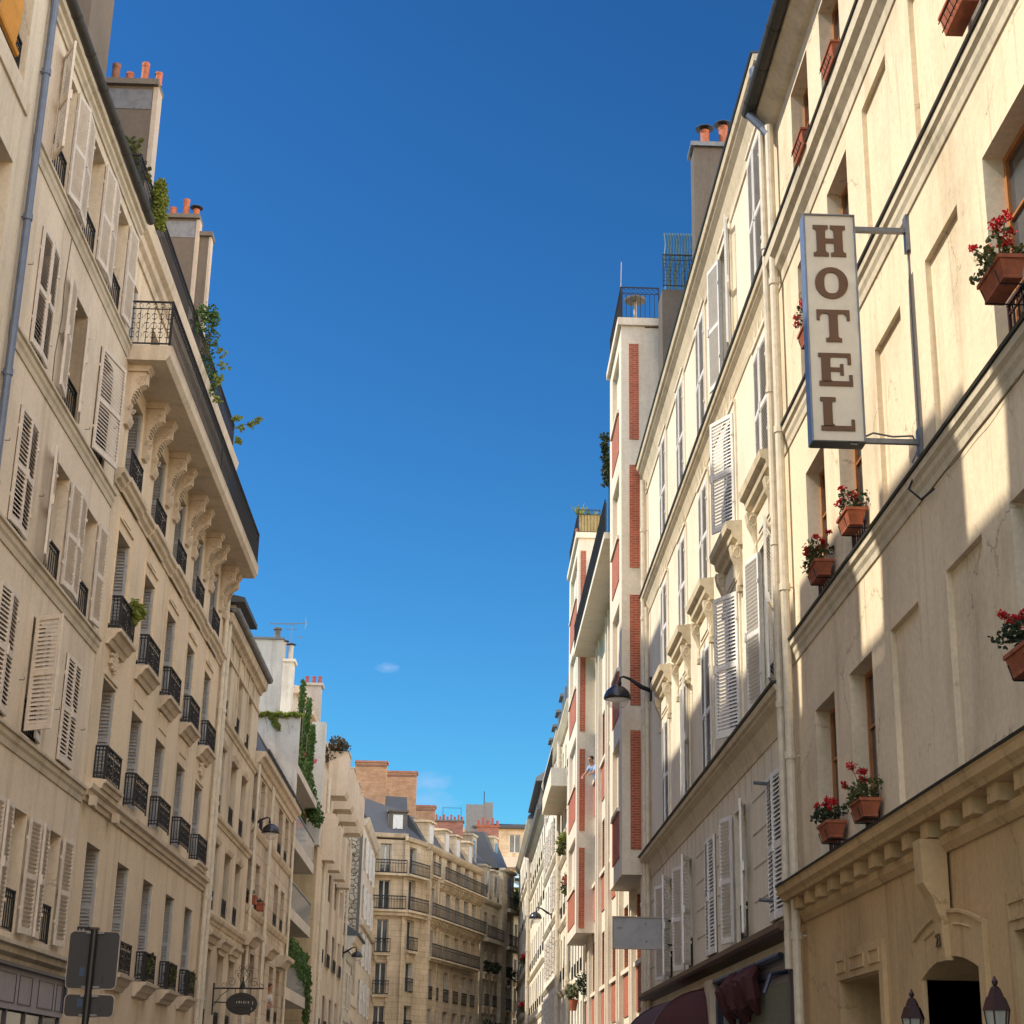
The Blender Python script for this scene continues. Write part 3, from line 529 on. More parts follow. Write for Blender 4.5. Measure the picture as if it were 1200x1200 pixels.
# ================================================================ L2 long balcony on scroll consoles
B = Bld('apartment_house', 'beige house with one long stone balcony on scroll consoles and black iron rails, left side', GL, 28.78, 42.95, 14.45, 'l2', depth=8)
CL2 = [(29.55, 30.7), (32.3, 33.45), (35.0, 36.15), (37.75, 38.9), (40.45, 41.6)]
rr = {1: (3.55, 5.52), 2: (6.62, 8.43), 3: (9.36, 11.22), 4: (12.2, 13.95)}
for r, (za, zb) in rr.items():
    for k, (a, c) in enumerate(CL2):
        mt = 'shutG'
        w_ = B.window(a, c, za, zb, dp=.36, frame='frameW', div=2)
        for (uu, ww) in ((a+.03, .3), (c-.03, .3)):
            dv = -B.F.N; rz = math.atan2(dv.y, dv.x); o = put(leaf_mesh(ww, zb-za-.04, mt, .062), 'shutter', w_, B.F.p(uu, -.02, za+.02), rz)
        if r in (1, 2, 3): put_rail(w_, GL, a-.08, c+.08, .2 if r != 1 else .16, za-.05, .62 if r != 1 else .58, 0); put_rail_side(w_, GL, a-.08, 0, .2, za-.05, .62 if r != 1 else .58, 2)
        else: put_rail(w_, GL, a+.02, c-.02, .1, za-.02, .62, 0)
        if r == 3 or r == 1:
            s_ = B.mb(); s_.prof([(-.02, za-.34), (.06, za-.34), (.1, za-.26), (.14, za-.24), (.2, za-.14), (.26, za-.12), (.27, za-.06), (-.02, za-.06)], a-.16, c+.16); s_.build('balcony_ledge', 'l2trim', w_)
        if r == 3 and k != 9:
            p_ = B.mb(); zz = 11.42; p_.box(a-.12, a-.09, -.01, .03, 9.4, zz); p_.box(c+.09, c+.12, -.01, .03, 9.4, zz); p_.box(a-.12, c+.12, -.01, .035, zz, zz+.035); p_.build('surround', 'l2', w_)
            q_ = B.mb(); q_.box(a+.25, c-.2, -.01, .025, 11.5, 11.78); q_.build('panel', 'l2', w_)
        if r == 2 and k in (0, 4):
            g = B.mb(); uc = (a+c)/2; zc = 8.83
            for q in range(26):
                an = q*2.4; rr_ = .05+.011*q; g.lathe(g.P(uc+rr_*math.cos(an)*1.0, .03, zc+rr_*math.sin(an)*.6), [(.01, -.045), (.05, -.02), (.05, .02), (.01, .045)], 6)
            g.prof([(0, zc-.34), (.03, zc-.34), (.03, zc-.3), (0, zc-.3)], a, c); g.build('carved_ornament', 'l2trim', w_)
        elif r == 2:
            g = B.mb(); g.box(a+.1, c-.1, -.01, .022, 8.66, 9.0); g.build('panel', 'l2', w_)
B.wall(zb=14.45)
B.course([(-.02, 11.86), (.03, 11.86), (.04, 11.92), (.10, 11.97), (.12, 12.04), (.17, 12.07), (.18, 12.15), (-.02, 12.15)], 'sill_course', 'l2trim')
for (a, c) in CL2: B.part('sill_course', 'l2trim', lambda b: b.prof([(.0, 11.86), (.06, 11.86), (.07, 11.92), (.13, 11.97), (.15, 12.04), (.2, 12.07), (.21, 12.152), (0, 12.152)], a-.25, c+.25) and b.box(a-.25, a-.2, 0, .03, 9.2, 11.86) if False else b.prof([(.0, 11.86), (.06, 11.86), (.07, 11.92), (.13, 11.97), (.15, 12.04), (.2, 12.07), (.21, 12.152), (0, 12.152)], a-.25, c+.25))
B.course([(-.02, 6.12), (.04, 6.12), (.05, 6.2), (.09, 6.22), (.1, 6.3), (.16, 6.34), (.17, 6.42), (-.02, 6.42)], 'string_course', 'l2trim')
for u in (28.9, 30.9): B.part('course_block', 'l2trim', lambda b: b.box(u, u+.22, .1, .2, 6.05, 6.22))
for (a, c) in ((29.35, 30.95), (40.3, 41.8)): B.part('balcony_ledge', 'l2trim', lambda b: b.prof([(0, 6.425), (.2, 6.425), (.22, 6.5), (.26, 6.52), (.27, 6.57), (0, 6.6)], a, c))
# consoles
def console():
    if 'con' in _c: return _c['con']
    b = MB(); H = 1.5
    # side profile in (y,z), width along x
    pr = [(0, 0), (.10, -.02), (.14, .06), (.16, .16), (.10, .2), (.13, .45), (.2, .68), (.34, .82), (.46, .88), (.5, .98), (.46, 1.08), (.5, 1.12), (.5, 1.2), (0, 1.2)]
    def pz(pts, x0, x1):
        n = len(pts); b.add([(x0, y, z) for y, z in pts]+[(x1, y, z) for y, z in pts], [tuple(range(n)), tuple(range(2*n-1, n-1, -1))]+[(i, (i+1) % n, n+(i+1) % n, n+i) for i in range(n)])
    pz(pr, -.12, .12)
    pz([(0, 1.2), (.56, 1.2), (.58, 1.26), (.62, 1.28), (.64, 1.36), (0, 1.36)], -.18, .18)
    pz([(0, -.12), (.1, -.12), (.18, .02), (.18, .08), (0, .08)], -.15, .15)
    for sx in (-1, 1):       # volutes and ribs
        for (yc, zc, r0) in ((.37, .98, .13), (.14, .3, .08)):
            pts = [(sx*(.125), yc+(r0*(1-a/18))*math.cos(a*.75), zc+(r0*(1-a/18))*math.sin(a*.75)) for a in range(16)]; b.tube(pts, .018, 5)
    for k in range(6):
        z = .5+k*.07; y = .15+k*.035; b.box(-.13, .13, y-.02, y+.05, z, z+.03)
    b.box(-.06, .06, .48, .55, .9, 1.2)
    _c['con'] = b.mesh('console', 'l2trim'); return _c['con']
rz = math.atan2(B.F.N.y, B.F.N.x)-math.pi/2
for k, (a, c) in enumerate([(27.5, 29.25)]+CL2):
    us = ([29.2] if k == 0 else [c+.32, min(c+1.28, 42.75)] if k < 5 else [c+.4, 42.7])
    for u in us: o = put(console(), 'console', B.root, B.F.p(u, 0, 13.21), rz); o.scale = (1, .66, .8)
BS = B.part('balcony', 'l2trim', lambda b: b.prof([(-.02, 14.3), (.72, 14.3), (.76, 14.36), (.79, 14.4), (.8, 14.55), (.82, 14.6), (-.02, 14.6)], 28.8, 42.95))
put_rail(BS, GL, 28.82, 35.85, .76, 14.6, .92, 1); put_rail(BS, GL, 35.86, 42.93, .76, 14.6, .92, 1)
put_rail_side(BS, GL, 28.84, -.3, .76, 14.6, .92, 0)
# top floor set back with terrace and its own rail
B.z0 = 14.6; ops0 = B.op; B.op = []
for (a, c) in CL2:
    w_ = B.window(a, c, 14.75, 16.6, dp=.3, d=-.34)
    for uu in (a+.03, c-.03):
        dv = -B.F.N; put(leaf_mesh(.26, 1.8, 'shutG', .062), 'shutter', w_, B.F.p(uu, -.36, 14.77), math.atan2(dv.y, dv.x))
B.wall('upper_wall', d=-.34, za=14.45, zb=17.75)
B.part('cornice', 'l2trim', lambda b: b.prof([(-.36, 17.15), (-.30, 17.15), (-.28, 17.3), (-.2, 17.36), (-.18, 17.5), (-.08, 17.56), (-.05, 17.68), (-.03, 17.8), (-.36, 17.8)], 28.82, 43.6))
put_rail(B.root, GL, 28.8, 35.85, -.13, 17.8, .85, 1); put_rail(B.root, GL, 35.86, 42.9, -.13, 17.8, .85, 1); put_rail_side(B.root, GL, 28.82, -.9, -.13, 17.8, .85, 1)
B.part('roof', 'slate', lambda b: b.prof([(-1.2, 17.78), (-1.3, 18.6), (-3.9, 24.6), (-7, 24.6), (-7, 17.78)], 28.8, 33.6)); B.part('roof', 'slate', lambda b: b.prof([(-1.2, 17.78), (-1.3, 18.6), (-3.9, 24.3), (-7, 24.3), (-7, 17.78)], 34.5, 42.9)); B.part('roof', 'zinc', lambda b: b.prof([(-1.2, 17.78), (-1.3, 18.6), (-3.7, 22.9), (-7, 22.9), (-7, 17.78)], 33.6, 34.5)); B.part('shade_block', 'l2', lambda b: b.box(37.6, 43.6, -6.5, -4.6, 17, 28.8))  # unseen wing added to cast shade; hidden ridges and low gap shaped for sun
B.pipe(42.85, .09, 0, 14.2, .06)
B.chimney(-7.98, -6.98, 30.4, 30.8, 17.6, 21.2, 'cement', edge=.1, band=.55, pots=[(-7.85, .5, .09, 'potd'), (-7.55, .3, .085), (-7.24, .55, .085), (-6.95, .32, .085)])
B.chimney(-9.5, -8.35, 43.4, 43.8, 17, 25.2, 'cement', edge=.1, band=.6, pots=[(-9.42, .55, .1), (-9.08, .32, .1), (-8.72, .6, .1), (-8.42, .28, .1, 'pot', 1)])
B.chimney(-8.24, -7.98, 43.6, 43.9, 17, 24.75, 'cement', edge=.07)
# ================================================================ L3 arched top windows
B = Bld('apartment_house', 'stained limestone house with three arched top windows and a zinc gutter, left side', GL, 43.0, 51.35, 13.3, 'l3', depth=8)
B.pitch = .09
CL3 = [(43.85, 45.0), (46.35, 47.5), (48.6, 49.7)]
for (za, zb) in ((10.9, 12.4), (8.35, 10.03), (5.85, 7.52), (2.9, 4.86)):
    for (a, c) in CL3:
        w_ = B.window(a, c, za, zb, dp=.3, div=2, lite=True); put_rail(w_, GL, a+.02, c-.02, -.05, za, .5, 2)
        if za > 10:
            g = B.mb(); uc = (a+c)/2; hw = (c-a)/2+.05
            g.tube([g.P(uc+hw*math.cos(t*math.pi/12), .02, 12.5+.75*math.sin(t*math.pi/12)) for t in range(13)], .035, 5); g.tube([g.P(uc-hw, .02, 11), g.P(uc-hw, .02, 12.5)], .03, 5); g.build('arch_moulding', 'l3', w_)
        elif za > 5:
            g = B.mb(); g.prof([(0, zb), (.05, zb), (.09, zb+.1), (.1, zb+.17), (0, zb+.17)], a-.02, c+.05); g.build('lintel', 'l3', w_)
        else:
            g = B.mb(); g.prof([(0, 5.0), (.1, 5.0), (.14, 5.12), (.22, 5.17), (.24, 5.27), (0, 5.3)], a-.3, c+.3); g.box(a-.12, c+.12, 0, .04, 4.86, 5.0); g.build('pediment', 'l3', w_)
B.wall()
for z in (10.78, 8.22, 5.72): B.course([(-.02, z-.22), (.03, z-.22), (.05, z-.14), (.1, z-.1), (.12, z-.02), (-.02, z)], 'sill_course')
B.part('string_course', 'l3', lambda b: b.prof([(-.01, 12.42), (.04, 12.42), (.05, 12.5), (-.01, 12.5)], 43.0, 51.3))
B.course([(-.02, 13.0), (.05, 13.0), (.1, 13.1), (.2, 13.15), (.24, 13.36), (-.02, 13.42)], 'cornice'); B.gutter(.27, 13.5, .12, mat='zinc')
B.part('roof', 'slate', lambda b: b.prof([(0.24, 13.44), (-2.4, 15.2), (-7, 15.2), (-7, 13.3)], 43.05, 51.3))
D = B.part('dormer', 'l3', lambda b: b.box(47.2, 49.6, -1.9, -.35, 13.5, 14.75)); B.part('dormer_window', 'glassb', lambda b: b.box(47.9, 48.9, -.37, -.32, 13.9, 14.6), D)
B.part('dormer_roof', 'zincd', lambda b: b.prof([(-1.9, 14.76), (-.05, 14.76), (-.05, 14.9), (-1.9, 15.3)], 46.9, 50.0), D)
B.pipe(43.35, .10, 0, 13.3, .07)
# ================================================================ L4 jointed limestone with several pipes
B = Bld('apartment_house', 'narrow jointed limestone house with deep cornice and rusty downpipes beside the glass balconies', GL, 51.4, 63.3, 11.3, 'l4', depth=8)
for (za, zb) in ((9.15, 10.72), (6.75, 8.13), (3.6, 5.4)):
    for (a, c) in ((51.55, 52.3), (53.45, 54.3), (56.3, 57.2), (58.9, 59.9), (61.1, 62.0)):
        w_ = B.window(a-.15, c+.1, za, zb, dp=.28, lite=True); put_rail(w_, GL, a-.1, c+.05, -.03, za, .42, 2)
        if za < 4 and a in (51.55, 56.3, 61.1):
            g = B.mb(); g.prof([(0, 5.5), (.18, 5.5), (.3, 5.68), (.42, 5.74), (.44, 5.86), (0, 5.9)], a-.35, c+.8); g.build('pediment', 'l3', w_)
B.wall()
for z in (9.08, 6.66): B.course([(-.02, z-.2), (.03, z-.2), (.1, z-.08), (.12, z), (-.02, z)], 'sill_course', 'l3')
B.course([(-.02, 10.8), (.05, 10.8), (.07, 10.95), (.14, 10.98), (.2, 11.1), (.3, 11.14), (.32, 11.28), (-.02, 11.3)], 'cornice', 'l3trim' if 'l3trim' in M else 'l2trim'); B.gutter(.36, 11.36, .05, mat='slate')
B.part('mansard_roof', 'slate', lambda b: b.prof([(.05, 11.3), (-1.55, 14.25), (-1.75, 14.35), (-7.5, 14.6), (-7.5, 11.3)], 51.5, 63.0))
for u, r, mt in ((51.55, .05, 'pipeC'), (55.5, .03, 'pipeC'), (55.75, .05, 'pipeC'), (63.05, .05, 'pipeC')): B.pipe(u, .11, 0, 10.9, r, mt)
# ================================================================ L5 modern glass balconies, white party wall
G5 = FR(-8.0, 'L')
B = Bld('apartment_block', 'modern recessed block with glass fronted balconies, white party wall and hanging greenery', G5, 63.45, 74.6, 13.0, 'l5', depth=6)
B.pitch = .1
for (za, zb) in ((10.3, 12.1), (7.7, 9.5), (5.1, 6.8), (2.6, 4.3)):
    for (a, c) in ((64.4, 66.6), (67.8, 70), (71.4, 73.4)): B.window(a, c, za, zb, dp=.15, frame='woodd', lite=True)
B.wall()
for z in (12.85, 10.1, 7.48, 4.6):
    S = B.part('balcony', 'l5', lambda b: b.box(63.5, 72.9, -.02, 1.42, z-.0, z+.42 if z < 12 else z+.3))
    if z < 12:
        B.part('glass_guard', 'balglass', lambda b: b.box(63.5, 72.85, 1.37, 1.39, z+.42, z+1.35), S); B.part('handrail', 'greymetal', lambda b: b.box(63.5, 72.9, 1.34, 1.42, z+1.35, z+1.4), S)
B.part('party_wall', 'white', lambda b: b.ext([(0, 0)]*0 or [(63.32, 17.9), (63.62, 17.9), (63.62, 11.0), (63.32, 11.0)], -6, .62) and b.box(63.325, 63.62, .62, 1.44, 11.0, 14.92))
B.part('flashing', 'slate', lambda b: b.add([b.P(y_, d_, z_) for y_ in (63.28, 63.315) for d_, z_ in ((-.6, 15.0), (1.40, 11.95), (1.40, 11.6), (-.6, 14.55))], [(0, 1, 2, 3), (4, 5, 6, 7), (0, 1, 5, 4), (1, 2, 6, 5), (2, 3, 7, 6), (3, 0, 4, 7)]))
B.part('coping', 'zinc', lambda b: b.box(63.25, 63.7, -6, .66, 17.9, 17.98))
for (x, z, r) in ((-7.75, 18.0, .1),):
    B.part('vent', 'cementd', lambda b: b.lathe((x+.1, 63.5, z-.03), [(.14, 0), (.11, .15), (.13, .35), (.17, .36), (.17, .42), (.05, .46)], 10))
# upper white fins and set back storeys
B.part('fin_wall', 'white', lambda b: b.box(73.9, 74.55, -1.5, .9, 13.0, 15.3) and b.box(73.9, 74.55, .9, 1.5, 11.5, 16.9))
B.part('penthouse', 'l5', lambda b: b.box(64.5, 73.8, -6, -1.8, 13.0, 16.2))
IV = empty('wall_ivy', 'yellow green ivy trailing along the top of the white party wall', 'ivy', (-7.6, 63.3, 15))
b = MB()
for k in range(26): foliage(b, (-8.45+k*.078, 63.25, 14.95+.03*math.sin(k)), (.1, .06, .07), 34, .09)
for k in range(7): foliage(b, (-7.6+.04*k, 63.25, 14.85-.07*k), (.22-.02*k, .05, .12), 40, .08)
b.build('foliage', 'leafy', IV, fix=False); b = MB()
for k in range(4): b.tube([(-8.3+.4*k, 63.3, 14.9), (-8.2+.43*k, 63.3, 14.5-.05*k), (-8.15+.4*k, 63.3, 14.2+.05*(k % 3))], .004, 4)
b.build('stems', 'stem', IV, fix=False)
b = MB(); b2 = MB()
for k in range(3): 
    x = (-7.5, -7.3, -7.05)[k]; h = (5.2, 4.3, 3.0)[k]
    for q in range(22): foliage(b, (x+.01*q*(1 if k else .3), 72.2-k*.25, 13.2+h*q/22), (.30*(1-.75*q/22), .3*(1-.7*q/22), .22), 95, .12, droop=-.8)
    b2.tube([(x, 72.2-k*.25, 13.2), (x, 72.2-k*.25, 13.2+h*.9)], .04, 6)
HD = empty('cypress_hedge', 'tall dark green conifer hedge on the roof terrace above the glass balconies', 'hedge', (-7.3, 72.2, 13.15)); b.build('foliage', 'leaf', HD, fix=False); b2.build('trunk', 'stem', HD)
HG = empty('hanging_creeper', 'green creeper spilling over the terrace edge towards the glass balconies', 'creeper', (-6.9, 72.6, 13.2)); b = MB()
for q in range(34): 
    t_ = q/33; foliage(b, (-7.35+.75*t_+rng.uniform(-.12, .12), 72.9+rng.uniform(-.2, .1), 14.6-2.2*t_), (.32, .2, .3), 60, .13, droop=1.0)
for q in range(8): foliage(b, (-7.4+rng.uniform(-.2, .2), 72.4, 12.6-.1*q), (.3, .15, .2), 40, .12, droop=1.0)
b.build('foliage', 'leaf', HG, fix=False)
PK = empty('oleander', 'pink flowers blooming in the hedge on the roof terrace', 'plant', (-6.9, 72.0, 14.5)); b = MB(); foliage(b, (-6.98, 71.8, 15.0), (.22, .15, .16), 150, .09); foliage(b, (-6.72, 71.8, 14.75), (.12, .1, .08), 60, .08); b.build('blossom', 'petalp', PK, fix=False); b = MB(); stems(b, (-6.95, 71.85, 13.9), (.15, .1, .9), 8); b.build('stems', 'stem', PK, fix=False)
HB = empty('balcony_creeper', 'green creeper hanging from the lowest glass balcony on the left', 'creeper', (-6.9, 68, 6)); b = MB()
for q in range(60):
    t_ = rng.random(); foliage(b, (-6.55, 63.9+8.8*t_, 6.75-.5*rng.random()-1.1*max(0, t_-.1)*rng.random()), (.1, .5, .3), 26, .15, droop=.9)
for q in range(14): foliage(b, (-6.52, 72.6+rng.uniform(-.4, .3), 6.2-.16*q), (.12, .3, .2), 40, .14, droop=1.0)
b.build('foliage', 'leaf', HB, fix=False)
# ================================================================ L6 rosy block with box bays
B = Bld('apartment_block', 'rosy beige block with two rows of box bays and stepped roof terraces', GL, 74.8, 93.0, 15.2, 'l6', depth=8)
cl6 = [76.6+3.9*k for k in range(4)]
for (za, zb) in ((12.3, 14.2), (9.9, 11.2), (6.9, 8.6), (3.9, 5.6)):
    for k, u in enumerate(cl6):
        w_ = B.window(u+1.0, u+2.3, za, zb, dp=.25, lite=True, frame='frameW')
        if za < 9.5: put_rail(w_, GL, u+.9, u+2.4, .12, za-.05, .6, 2)
B.wall()
B.part('stone_cladding', 'l5tan', lambda b: b.box(74.62, 74.795, -1.4, -.02, 0, 12.95))
for k in range(4):
    u = 77.9+4.0*k
    B.part('box_bay', 'l6', lambda b: b.prof([(0, 14.5), (0, 16.3), (.9, 16.3), (.9, 14.5), (.8, 14.3), (0, 14.3)], u, u+1.6) and b.box(u-.02, u+1.62, 0, .94, 16.3, 16.36))
    u = 74.9+.0+3.6*k+.6
    B.part('box_bay', 'l6', lambda b: b.box(u, u+1.2, 0, .62, 11.05, 13.1))
for u in (75.3, 78.6, 82.6, 86.6, 90.6): B.part('pilaster', 'l6', lambda b: b.box(u, u+.5, 0, .12, 0, 14.3))
B.pipe(76.3, .2, 0, 14.8, .09)
B.pipe(92.6, .15, 0, 14.3, .07)
for (a, c, z0_, z1_, d0_, d1_, mt) in ((75, 92.9, 15.2, 17.4, -6, -.9, 'l6'), (80, 92.8, 17.4, 19.5, -6, -1.9, 'l5'), (84, 92.6, 19.5, 20.6, -6, -2.6, 'l6')):
    B.part('set_back_storey', mt, lambda b: b.box(a, c, d0_, d1_, z0_, z1_))
    B.part('roof_edge', 'l6', lambda b: b.prof([(d1_-.4, z1_), (d1_+.35, z1_), (d1_+.4, z1_+.15), (d1_-.4, z1_+.3)], a-.3, c+.1))
B.part('roof_edge', 'l6', lambda b: b.prof([(-1.2, 17.7), (.0, 17.7), (.1, 17.86), (-1.2, 18.0)], 84, 99) )
B.part('roof', 'slate', lambda b: b.prof([(-2.0, 19.8), (-3.6, 20.9), (-6, 20.9), (-6, 19.8)], 80, 92.7))
B.chimney(-9.35, -8.55, 78.0, 78.8, 15, 20.6, 'white', 'white', pots=[(-9.1, .9, .13, 'cementl', 1), (-8.75, .75, .13, 'cementl', 1)])
B.chimney(-8.4, -7.55, 82.0, 82.8, 15, 20.4, 'cementl', 'cementl', pots=[(-8.3, .42, .1, 'potr'), (-7.95, .42, .1, 'potr'), (-7.65, .42, .1, 'potr')])
PB = empty('terrace_shrub', 'brown green shrub on the stepped terrace above the box bays', 'shrub', (-6.4, 77, 16.4)); b = MB()
for (x, z, r) in ((-6.6, 16.3, .5), (-6.25, 16.75, .42), (-6.0, 16.55, .35)): foliage(b, (x, 78.0, z), (r, .4, r*.9), 300, .11)
b.build('foliage', 'leafb', PB, fix=False); b = MB(); stems(b, (-6.3, 78, 15.6), (.5, .2, 1.6), 12); b.build('stems', 'stem', PB)
AN = empty('roof_antenna', 'long horizontal television antenna on a mast above the stepped roofs', 'antenna', (-8.8, 78, 20.6)); b = MB()
b.tube([(-8.78, 78.4, 20.7), (-8.78, 78.4, 22.6)], .025, 5); b.tube([(-9.9, 78.4, 22.55), (-8.1, 78.4, 22.62)], .018, 4); b.tube([(-9.1, 78.4, 22.3), (-8.5, 78.4, 22.3)], .015, 4)
for k in range(16): b.tube([(-9.85+.1*k, 78.2, 22.56), (-9.85+.1*k, 78.6, 22.56)], .009, 4)
b.tube([(-8.15, 78.4, 22.35), (-8.1, 78.4, 22.62), (-8.15, 78.4, 22.9)], .015, 4); b.build('aerial', 'greymetal', AN)
b = MB(); b.tube([(-8.5, 78.4, 21.9), (-8.2, 78.4, 21.9)], .012, 4); b.tube([(-8.35, 78.3, 21.8), (-8.35, 78.5, 22.0)], .012, 4); b.build('aerial', 'greymetal', AN)
# ================================================================ small houses in front of the rubble wall
B = Bld('town_house', 'small pale house with grey gable behind the left street lamp', GL, 93.1, 99.9, 8.5, 'white', depth=5); B.pitch = .12
for (za, zb) in ((5.6, 7.6), (2.6, 4.4)):
    for u in (94.2, 96.4, 98.4): B.window(u, u+.9, za, zb, dp=.1, lite=True, shut=[('f', 'shutC', 175, .6, .04)])
B.wall(); B.course([(0, 8.1), (.1, 8.15), (.2, 8.4), (.22, 8.5), (0, 8.5)], 'cornice'); B.part('roof', 'zinc', lambda b: b.prof([(.3, 8.5), (-1.0, 9.7), (-5, 9.7), (-5, 8.5)], 93.1, 99.9)); B.course([(0, 4.9), (.1, 4.95), (.12, 5.15), (0, 5.15)], 'string_course')
B = Bld('town_house', 'small cream house with overhanging eave under the rubble stone wall', GL, 99.95, 106.2, 9.9, 'l7', depth=5); B.pitch = .12
for (za, zb) in ((6.7, 8.9), (3.4, 5.2)):
    for u in (101, 103.2): B.window(u, u+1.0, za, zb, dp=.1, lite=True, shut=[('n', 'shutC', 175, .6, .04)], surround=(.15, .05, 'l2trim'))
B.wall(); B.course([(0, 9.4), (.15, 9.5), (.3, 9.85), (0, 9.9)], 'cornice'); B.part('roof', 'slate', lambda b: b.prof([(.45, 9.85), (.45, 9.98), (-1.5, 11.2), (-5, 11.2), (-5, 9.85)], 99.9, 106.2)); B.course([(0, 6.0), (.1, 6.05), (.12, 6.3), (0, 6.3)], 'string_course')
# ================================================================ L7 rubble gable
B = Bld('apartment_house', 'peach house whose tall blind gable of rubble stone faces the street', GL, 106.3, 121.0, 17.6, 'l7', depth=7); B.pitch = .14
for (za, zb) in ((14.6, 16.6), (11.7, 13.7), (8.8, 10.8), (5.9, 7.9), (3, 5)):
    for u in (108.5, 112.5, 116.5): B.window(u, u+1.3, za, zb, dp=.12, lite=True, shut=[('n', 'shutW', 172, .65, .05), ('f', 'shutW', 172, .65, .05)])
B.wall()
B.part('rubble_gable', 'rub', lambda b: b.box(106.12, 106.29, -2.6, -.2, 0, 18.3)); B.part('quoin', 'cement', lambda b: b.box(106.1, 106.28, -.195, -.02, 0, 18.3))
B.course([(0, 17.1), (.15, 17.2), (.3, 17.5), (.35, 17.6), (0, 17.6)], 'cornice'); B.course([(0, 11.0), (.2, 11.05), (.3, 11.3), (0, 11.35)], 'string_course')
B.part('roof', 'slate', lambda b: b.prof([(.2, 17.6), (-1.3, 19.3), (-7, 19.6), (-7, 17.6)], 106.2, 121))
B.part('coping', 'zinc', lambda b: b.prof([(-2.7, 18.3), (-.3, 18.5), (0, 17.9), (.0, 18.0), (-.3, 18.62), (-2.7, 18.45)], 106.05, 106.35))
B.chimney(-8.35, -7.85, 108, 109, 17, 20.6, 'white', 'cementd', pots=[(-8.1, .5)])
# ================================================================ L8 golden corner block
A8 = 15.5
F8 = Fr((-2.8, 125.0), A8, 'L'); F8b = Fr((-4.4, 121.2), 24, 'L'); F8a = Fr((-7.2, 120.75), 80, 'L')
B = Bld('corner_block', 'golden stone corner block with long black iron balconies where the street bends', F8, -.9, 14.6, 18.3, 'l8', depth=10, d0=0.0); B.pitch = .16
def corner(B, F, u0, u1, cols, rowsd, nm='wall'):
    B.F = F; B.op = []; B.u0 = u0; B.u1 = u1
    out = []
    for (za, zb, rail, ht) in rowsd:
        for (a, c) in cols:
            w_ = B.window(a, c, za, zb, dp=.3, lite=True, div=2, frame='frameW', shut=None)
            if rng.random() < .55: 
                dv = -B.F.N; put(leaf_mesh(.3, round(zb-za-.1, 1), 'shutC', .16), 'shutter', w_, F.p(c-.04, -.02, za+.05), math.atan2(dv.y, dv.x))
            if rail == 1: put_rail(w_, F, a-.15, c+.15, .22, za-.05, ht, 3); b = B.mb(); b.box(a-.2, c+.2, 0, .27, za-.22, za-.05); b.box(a-.1, a+.05, 0, .2, za-.6, za-.22); b.box(c-.05, c+.1, 0, .2, za-.6, za-.22); b.build('balcony_ledge', 'l8', w_)
            if rail == 2: put_rail(w_, F, a, c, .04, za, ht, 3)
    B.wall(nm, body=False)
rws = [(16.35, 18.0, 0, 0), (13.5, 15.5, 0, 0), (10.6, 12.5, 0, 0), (7.65, 9.75, 2, .9), (4.9, 6.95, 2, .9), (2.0, 4.1, 2, .9)]
cols8 = [(-.3, 1.5), (2.3, 3.1), (4.5, 5.8), (7.1, 8.4), (9.6, 10.9), (12.0, 13.2)]
corner(B, F8, -.9, 14.6, cols8, rws)
for (z, a, c) in ((13.35, -.85, 14.4), (16.25, 2.2, 14.4), (16.25, -.9, .9), (10.5, 2.1, 12.6), (10.5, -.6, 1.9)):
    S = B.part('balcony', 'l8', lambda b: b.box(a, c, 0, .62, z-.12, z) and b.box(a, c, 0, .45, z-.26, z-.121))
    u = a+.1
    k = a+.12
    while z != 10.5 and k < c-.1: B.part('bracket', 'l8', lambda b: b.prof([(0, z-.75), (.12, z-.7), (.4, z-.4), (.42, z-.262), (0, z-.262)], k, k+.18), S); k += .62
    put_rail(S, F8, a+.02, c-.02, .58, z, .95, 3)
B.part('cornice', 'l8', lambda b: b.prof([(0, 18.0), (.2, 18.1), (.35, 18.3), (.38, 18.45), (0, 18.5)], -.9, 14.6))
B.part('pilaster', 'l8', lambda b: b.box(-.95, -.5, -.3, .35, 0, 18.0) and b.box(1.75, 2.1, 0, .18, 0, 16.2))
B.part('mansard_roof', 'slate', lambda b: b.prof([(-.1, 18.45), (-1.5, 20.6), (-8, 21.3), (-8, 18.45)], -.9, 14.6))
for k, u in enumerate((.0, 4.3, 7.4, 11.0)):
    D = B.part('dormer', 'l8', lambda b: b.box(u, u+1.4, -1.8, -.2, 18.4, 20.2) and b.prof([(-1.9, 20.2), (-.02, 20.2), (-.02, 20.32), (-1.9, 20.5)], u-.12, u+1.52))
    B.part('dormer_window', 'frameW', lambda b: b.box(u+.3, u+1.1, -.22, -.17, 18.7, 20.0), D)
def big(x0, x1, y, z0, z1, mt, nm='chimney', pots=()):
    c = B.chimney(x0, x1, y, y+1.0, z0, z1, mt, 'cementd' if mt != 'tanbrick' else 'plumbrick', pots=pots, potmat='potr')
    if mt == 'tanbrick': b = MB(); b.box(x0-.03, x1+.03, y-.03, y-.002, z1-.3, z1-.14); b.build('brick_band', 'darkbrick', c)
    return c
big(-8.38, -6.12, 122.0, 14, 23.95, 'tanbrick'); big(-6.33, -4.08, 127.0, 14, 24.15, 'tanbrick'); big(-4.3, -2.7, 132.0, 15, 22.4, 'tanbrick')
big(-2.8, -.5, 139.0, 15, 22.35, 'plumbrick', pots=[(-2.7+.3*k, (.4, .25)[k % 2]+.1, .09) for k in range(8)])
B.part('railing', 'iron', lambda b: b.tube([(-2.2, 139.5, 22.4), (-2.2, 139.5, 23.6)], .02, 4) and b.tube([(-.7, 139.5, 22.4), (-.7, 139.5, 23.6)], .02, 4) and b.tube([(-2.2, 139.5, 23.55), (-.7, 139.5, 23.55)], .015, 4))
